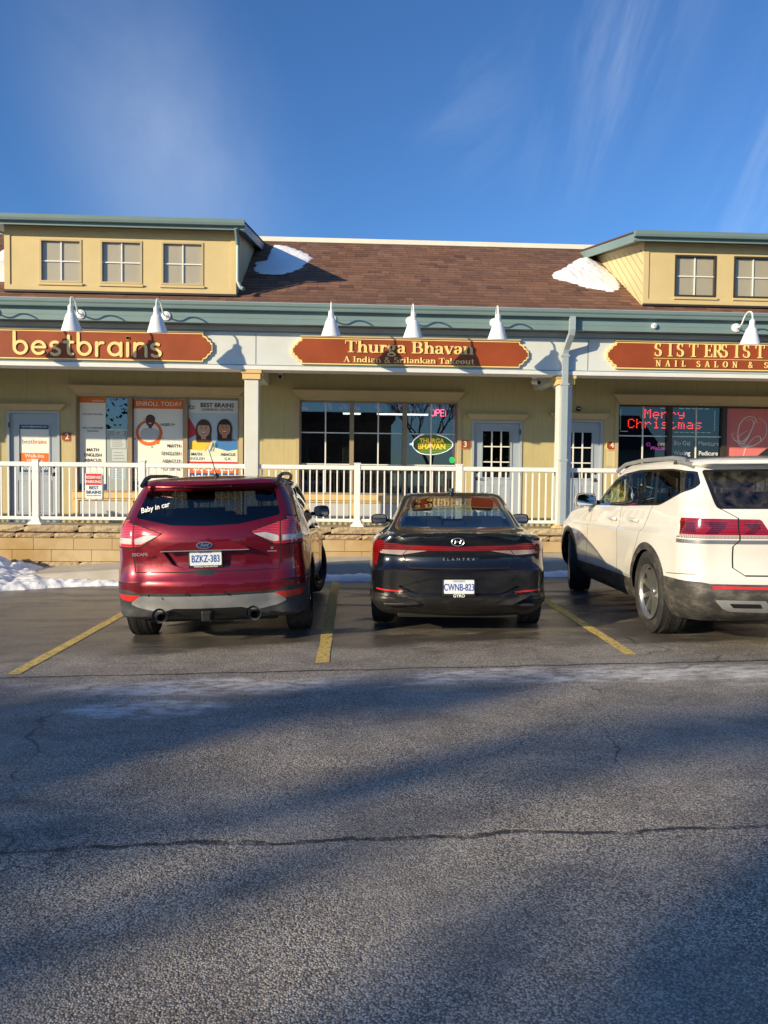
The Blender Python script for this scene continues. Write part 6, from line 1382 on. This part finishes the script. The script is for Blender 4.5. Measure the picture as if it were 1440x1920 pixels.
    cs.sides(9,[(1.53,.60),(1.539,.60),(1.355,.90),(1.346,.90)]); cs.sides(9,[(1.346,.90),(1.355,.90),(1.13,1.235),(1.121,1.235)]); cs.sides(9,[(1.50,.50),(1.509,.50),(1.539,.60),(1.53,.60)])
    cs.sides(9,[(.62,.628),(.62,.634),(.18,.668),(.18,.662)])
    hole_ring(cs,YA,YF,.385,.415); arch_low(cs,99,YA,YF,.385,.415)
    body=paint('white paint',(.71,.70,.655),0,.32,1,dirt=.22,dirtcol=(.42,.37,.29)); clad=plastic('dusty grey cladding',(.040,.038,.036),.6,.75)
    sp=cs.split(root,{0:('body',body),1:('window_surround',blk,True),2:('side_window',clear,True),3:('side_window',privacy,True),19:('vent_window',privacy,True),4:('quarter_window',privacy,True),5:('cladding',clad),21:('sill_strip',silver,True),6:('windshield',clear),17:('rear_window_band',blk),7:('rear_window',dirty),9:('panel_gap',gap),10:('tail_light',LR,True),11:('lamp_lens',LW,True),22:('lamp_insert',LD,True),14:('bumper_light_strip',refl),15:('chrome_strip',chrome),16:('exhaust_trim',silver,True),20:('exhaust_opening',M['black'],True)})
    for i,o in enumerate(sp.get(22,[])): o.parent=sp[10][min(i,len(sp[10])-1)]
    for i,o in enumerate(sp.get(11,[])): o.parent=sp[10][min(i,len(sp[10])-1)]
    for sx in (-1,1):
        q=MB(); P=[(sx*.775,.62,1.595),(sx*.775,.75,1.645),(sx*.775,1.0,1.668),(sx*.77,1.8,1.672),(sx*.76,2.4,1.645),(sx*.74,2.75,1.575)]
        for a,b in zip(P[:-1],P[1:]): pass
        q.tube(P,[.02,.026,.022,.02,.02,.024],12); q.tube([(sx*.775,.55,1.59),(sx*.775,.85,1.63)],.026,8); r_=q.build('roof_rail',silver,root,True)
        q=MB(); q.box(sx*.775-.018,sx*.775+.018,.66,.95,1.605,1.635); q.build('rail_gap',blk).parent=r_
        mirror(root,sx*.89,3.10,1.235,sx,body,.26,.17)
        for y,z in ((2.15,1.045),(1.33+.12,1.06)):
            q=MB(); q.tube([(sx*.945,y,z),(sx*.975,y+.02,z+.002),(sx*.975,y+.20,z+.002),(sx*.945,y+.22,z)],.014,8); q.build('door_handle',body,root,True)
            q=MB(); q.tube([(sx*.957,y+.02,z),(sx*.957,y+.2,z)],.022,8); q.build('handle_recess',body,root,True)
    q=MB(); q.prism([(.72,1.66),(.95,1.675),(.76,1.745),(.735,1.745)],-.014,.014,'x'); q.bbox(-.04,.04,.70,.98,1.655,1.676,.008); q.build('antenna_fin',M['black'],root)
    q=MB(); q.tube([(-.02,.24,1.50),(.3,.235,1.47)],[.014,.006],8); q.build('rear_wiper',M['black'],root)
    plate_(root,'CYRA-471',0,.09,.80,.285,.128) if False else None
    interior(root,.70,.7,1.75,2.55,.55,.72,1.16,3.2)
    close_under(root,.66,.3,4.6,.24)
    wheels(root,.395,.265,.26,.975,YA,YF,'multi',mat('alloy silver',(.45,.45,.44),.28,.85,var=(9,.2)),R(-12))
    place_car(root,3.84,6.10,2.0,.016,'white three row SUV with dusty grey cladding cut by the right edge','car')
build_white()

# ------------------------------------------------------------------ trees and houses across the lot, behind the photographer
bark=mat('bark',(.10,.075,.055),.9,bump=(20,.6,.02)); needle=mat('evergreen needles',(.030,.055,.028),.8,var=(1.5,.5))
def lit(gx,gy):
    """gaps between the crowns: probability that a leaf clump is missing where its shadow would land"""
    n=lambda a,b:0
    d1=gy-(4.75+.50*(gx-1.1)); d2=gy-(2.72+.62*(gx-.15)); d3=gy-(3.05+.6*(gx-1.9))
    w1=.33+.10*gx if gx>-.8 else .0; w1=max(0,min(.72,w1+.18))
    p=0
    if -1.0<gx<4.6 and abs(d1)<w1: p=max(p,1.25-abs(d1)/w1*.6)
    if -1.1<gx<1.4 and abs(d2)<.34: p=1
    if -.3<gx<1.9 and abs(gy-(2.30+.62*(gx-.3)))<.14: p=max(p,.9)
    al=.84*gx+.55*gy; pe=-.55*gx+.84*gy; nn=mnoise.noise((al*.42+3,pe*2.4,1.3))+.55*mnoise.noise((al*1.2,pe*5.5,7))
    if gy<5.3: p=max(p,min(1,max(0,(nn+.0)/.20)))
    return p
from mathutils import noise as mnoise
def clump(q,x,y,z,s):
    a=random.uniform(0,PI); t=random.uniform(-.6,.6); u=Vector((math.cos(a),math.sin(a),t)).normalized()*s; v=Vector((-math.sin(a)*.3,math.cos(a)*.3,1)).normalized()*s*random.uniform(.4,.9)
    c=Vector((x,y,z)); q.add([c-u-v*.3,c+u*.2-v,c+u,c+v*.8-u*.2],[(0,1,2,3)])
row=[(-34.5,-17.5),(-30.5,-16.5),(-27,-17.2),(-23.5,-16.4),(-38.5,-17)]
TR=[MB() for _ in row]
for k in range(21000):
    # pick the point on the ground the clump would shade, then climb towards the sun
    y=random.uniform(-19,-14.5); gy=random.uniform(-2.5,5.75) if random.random()<.86 else random.uniform(-14,-2); gx=random.uniform(-8.5,8.0)
    gy+=0
    top=5.62+.22*math.sin(gx*1.3)+.14*math.sin(gx*3.7+1)-.10*math.cos(gx*6.1)
    if gy>top or random.random()<lit(gx,gy): continue
    zz=(gy-y)*.52; x=gx-zz*1.4/.52
    i=min(range(len(row)),key=lambda i:abs(row[i][0]-x)); clump(TR[i],x,y,zz,random.uniform(.09,.20))
for i,(tx,ty) in enumerate(row):
    t=empty('spruce_tree',(tx,ty,0),'tall spruce number %d of the row behind the photographer'%(i+1) if False else ('tall dense spruce at the far left end of the row behind the camera','tall dense spruce second in the row behind the camera','tall dense spruce in the middle of the row behind the camera','tall dense spruce fourth in the row behind the camera','tall dense spruce outermost in the row behind the camera')[i],'tree','spruces shading the parking lot')
    q=MB(); q.tube([(tx,ty,-.3),(tx,ty,4),(tx+.1,ty,8),(tx,ty,10.6)],[.28,.2,.1,.03],10)
    for k in range(16): z=1.5+k*.5; a=k*2.4; l=1.9*(1-z/11); q.tube([(tx,ty,z),(tx+l*math.cos(a),ty+l*math.sin(a),z-.2)],[.05,.012],5)
    Lc(q.build('trunk',bark),t); Lc(TR[i].build('crown',needle),t)
# bare maples and a spruce seen mirrored in the shop windows
def bare(q,p,d,l,r,lv):
    n=3; P=[p]; dd=d
    for i in range(n): dd=(dd+Vector((random.uniform(-.16,.16),random.uniform(-.16,.16),random.uniform(-.03,.12)))).normalized(); P.append(P[-1]+dd*l/n)
    q.tube(P,[r,r*.85,r*.72,r*.6],5 if lv>1 else 4,False)
    if lv==0: return
    for k in range(random.choice((2,3,3))):
        nd=(dd+Vector((random.uniform(-.9,.9),random.uniform(-.9,.9),random.uniform(-.1,.6)))).normalized(); bare(q,P[-1] if k<2 else P[2],nd,l*random.uniform(.62,.82),max(.012,r*.60),lv-1)
for (x,y,l) in ((5.2,-17,'bare branching maple mirrored in the right pane of the takeout window'),(8.5,-21,'bare branching maple behind the nearer bare one'),(12,-18,'bare branching maple mirrored in the salon window'),(-6.5,-20,'bare branching maple left of the spruces opposite the shops')):
    t=empty('maple_tree',(x,y,0),l,'tree','bare maples opposite the shops'); q=MB(); bare(q,Vector((x,y,-.3)),Vector((0,0,1)),2.6,.22,6); Lc(q.build('trunk',bark),t)
def spruce(x,y,h,w,label,n=2600):
    t=empty('spruce_tree',(x,y,0),label,'tree'); q=MB(); q.tube([(x,y,-.3),(x,y,h)],[.22,.02],8); Lc(q.build('trunk',bark),t); q=MB()
    for k in range(n):
        z=h*(.08+.92*random.random()**.8); rr=w*(1-z/h)*(.35+.65*abs(math.sin(z*4.2))); a=random.uniform(0,2*PI); u=random.random()**.5*rr; clump(q,x+u*math.cos(a),y+u*math.sin(a),z-u*.25,random.uniform(.12,.3))
    Lc(q.build('crown',needle),t)
spruce(-4.5,-15,8.2,2.0,'spruce mirrored in the left pane of the takeout window'); spruce(10.5,-25,9.5,2.3,'spruce behind the bare maples opposite the shops')
hb=empty('house',(0,-27,0),'low dark brick building with a flat roof on the far side of the lot','building')
Lc(boxo('wall',mat('dark brick',(.10,.055,.045),.9,var=(3,.3)),None,-9,3.2,-34,-26,-.4,6.1),hb); Lc(boxo('roof',mat('dark roof',(.03,.03,.032),.8),None,-9.4,3.5,-34.4,-25.6,6.101,6.6),hb)
q=MB()
for x in (-7.5,-4.5,-1.5,.8): q.box(x-.6,x+.6,-25.995,-25.97,1.4,3.0)
Lc(q.build('window',M['glassdark']),hb)
hb=empty('house',(14,-30,0),'pale gabled building further along behind the bare trees','building')
Lc(boxo('wall',mat('pale siding',(.30,.28,.25),.8),None,12,24,-38,-29,-.4,4.4),hb); q=MB(); q.prism([(-38.5,4.4),(-28.5,4.4),(-33.5,7.4)],11.6,24.4,'x'); Lc(q.build('roof',mat('dark roof tiles',(.05,.045,.045),.8)),hb)
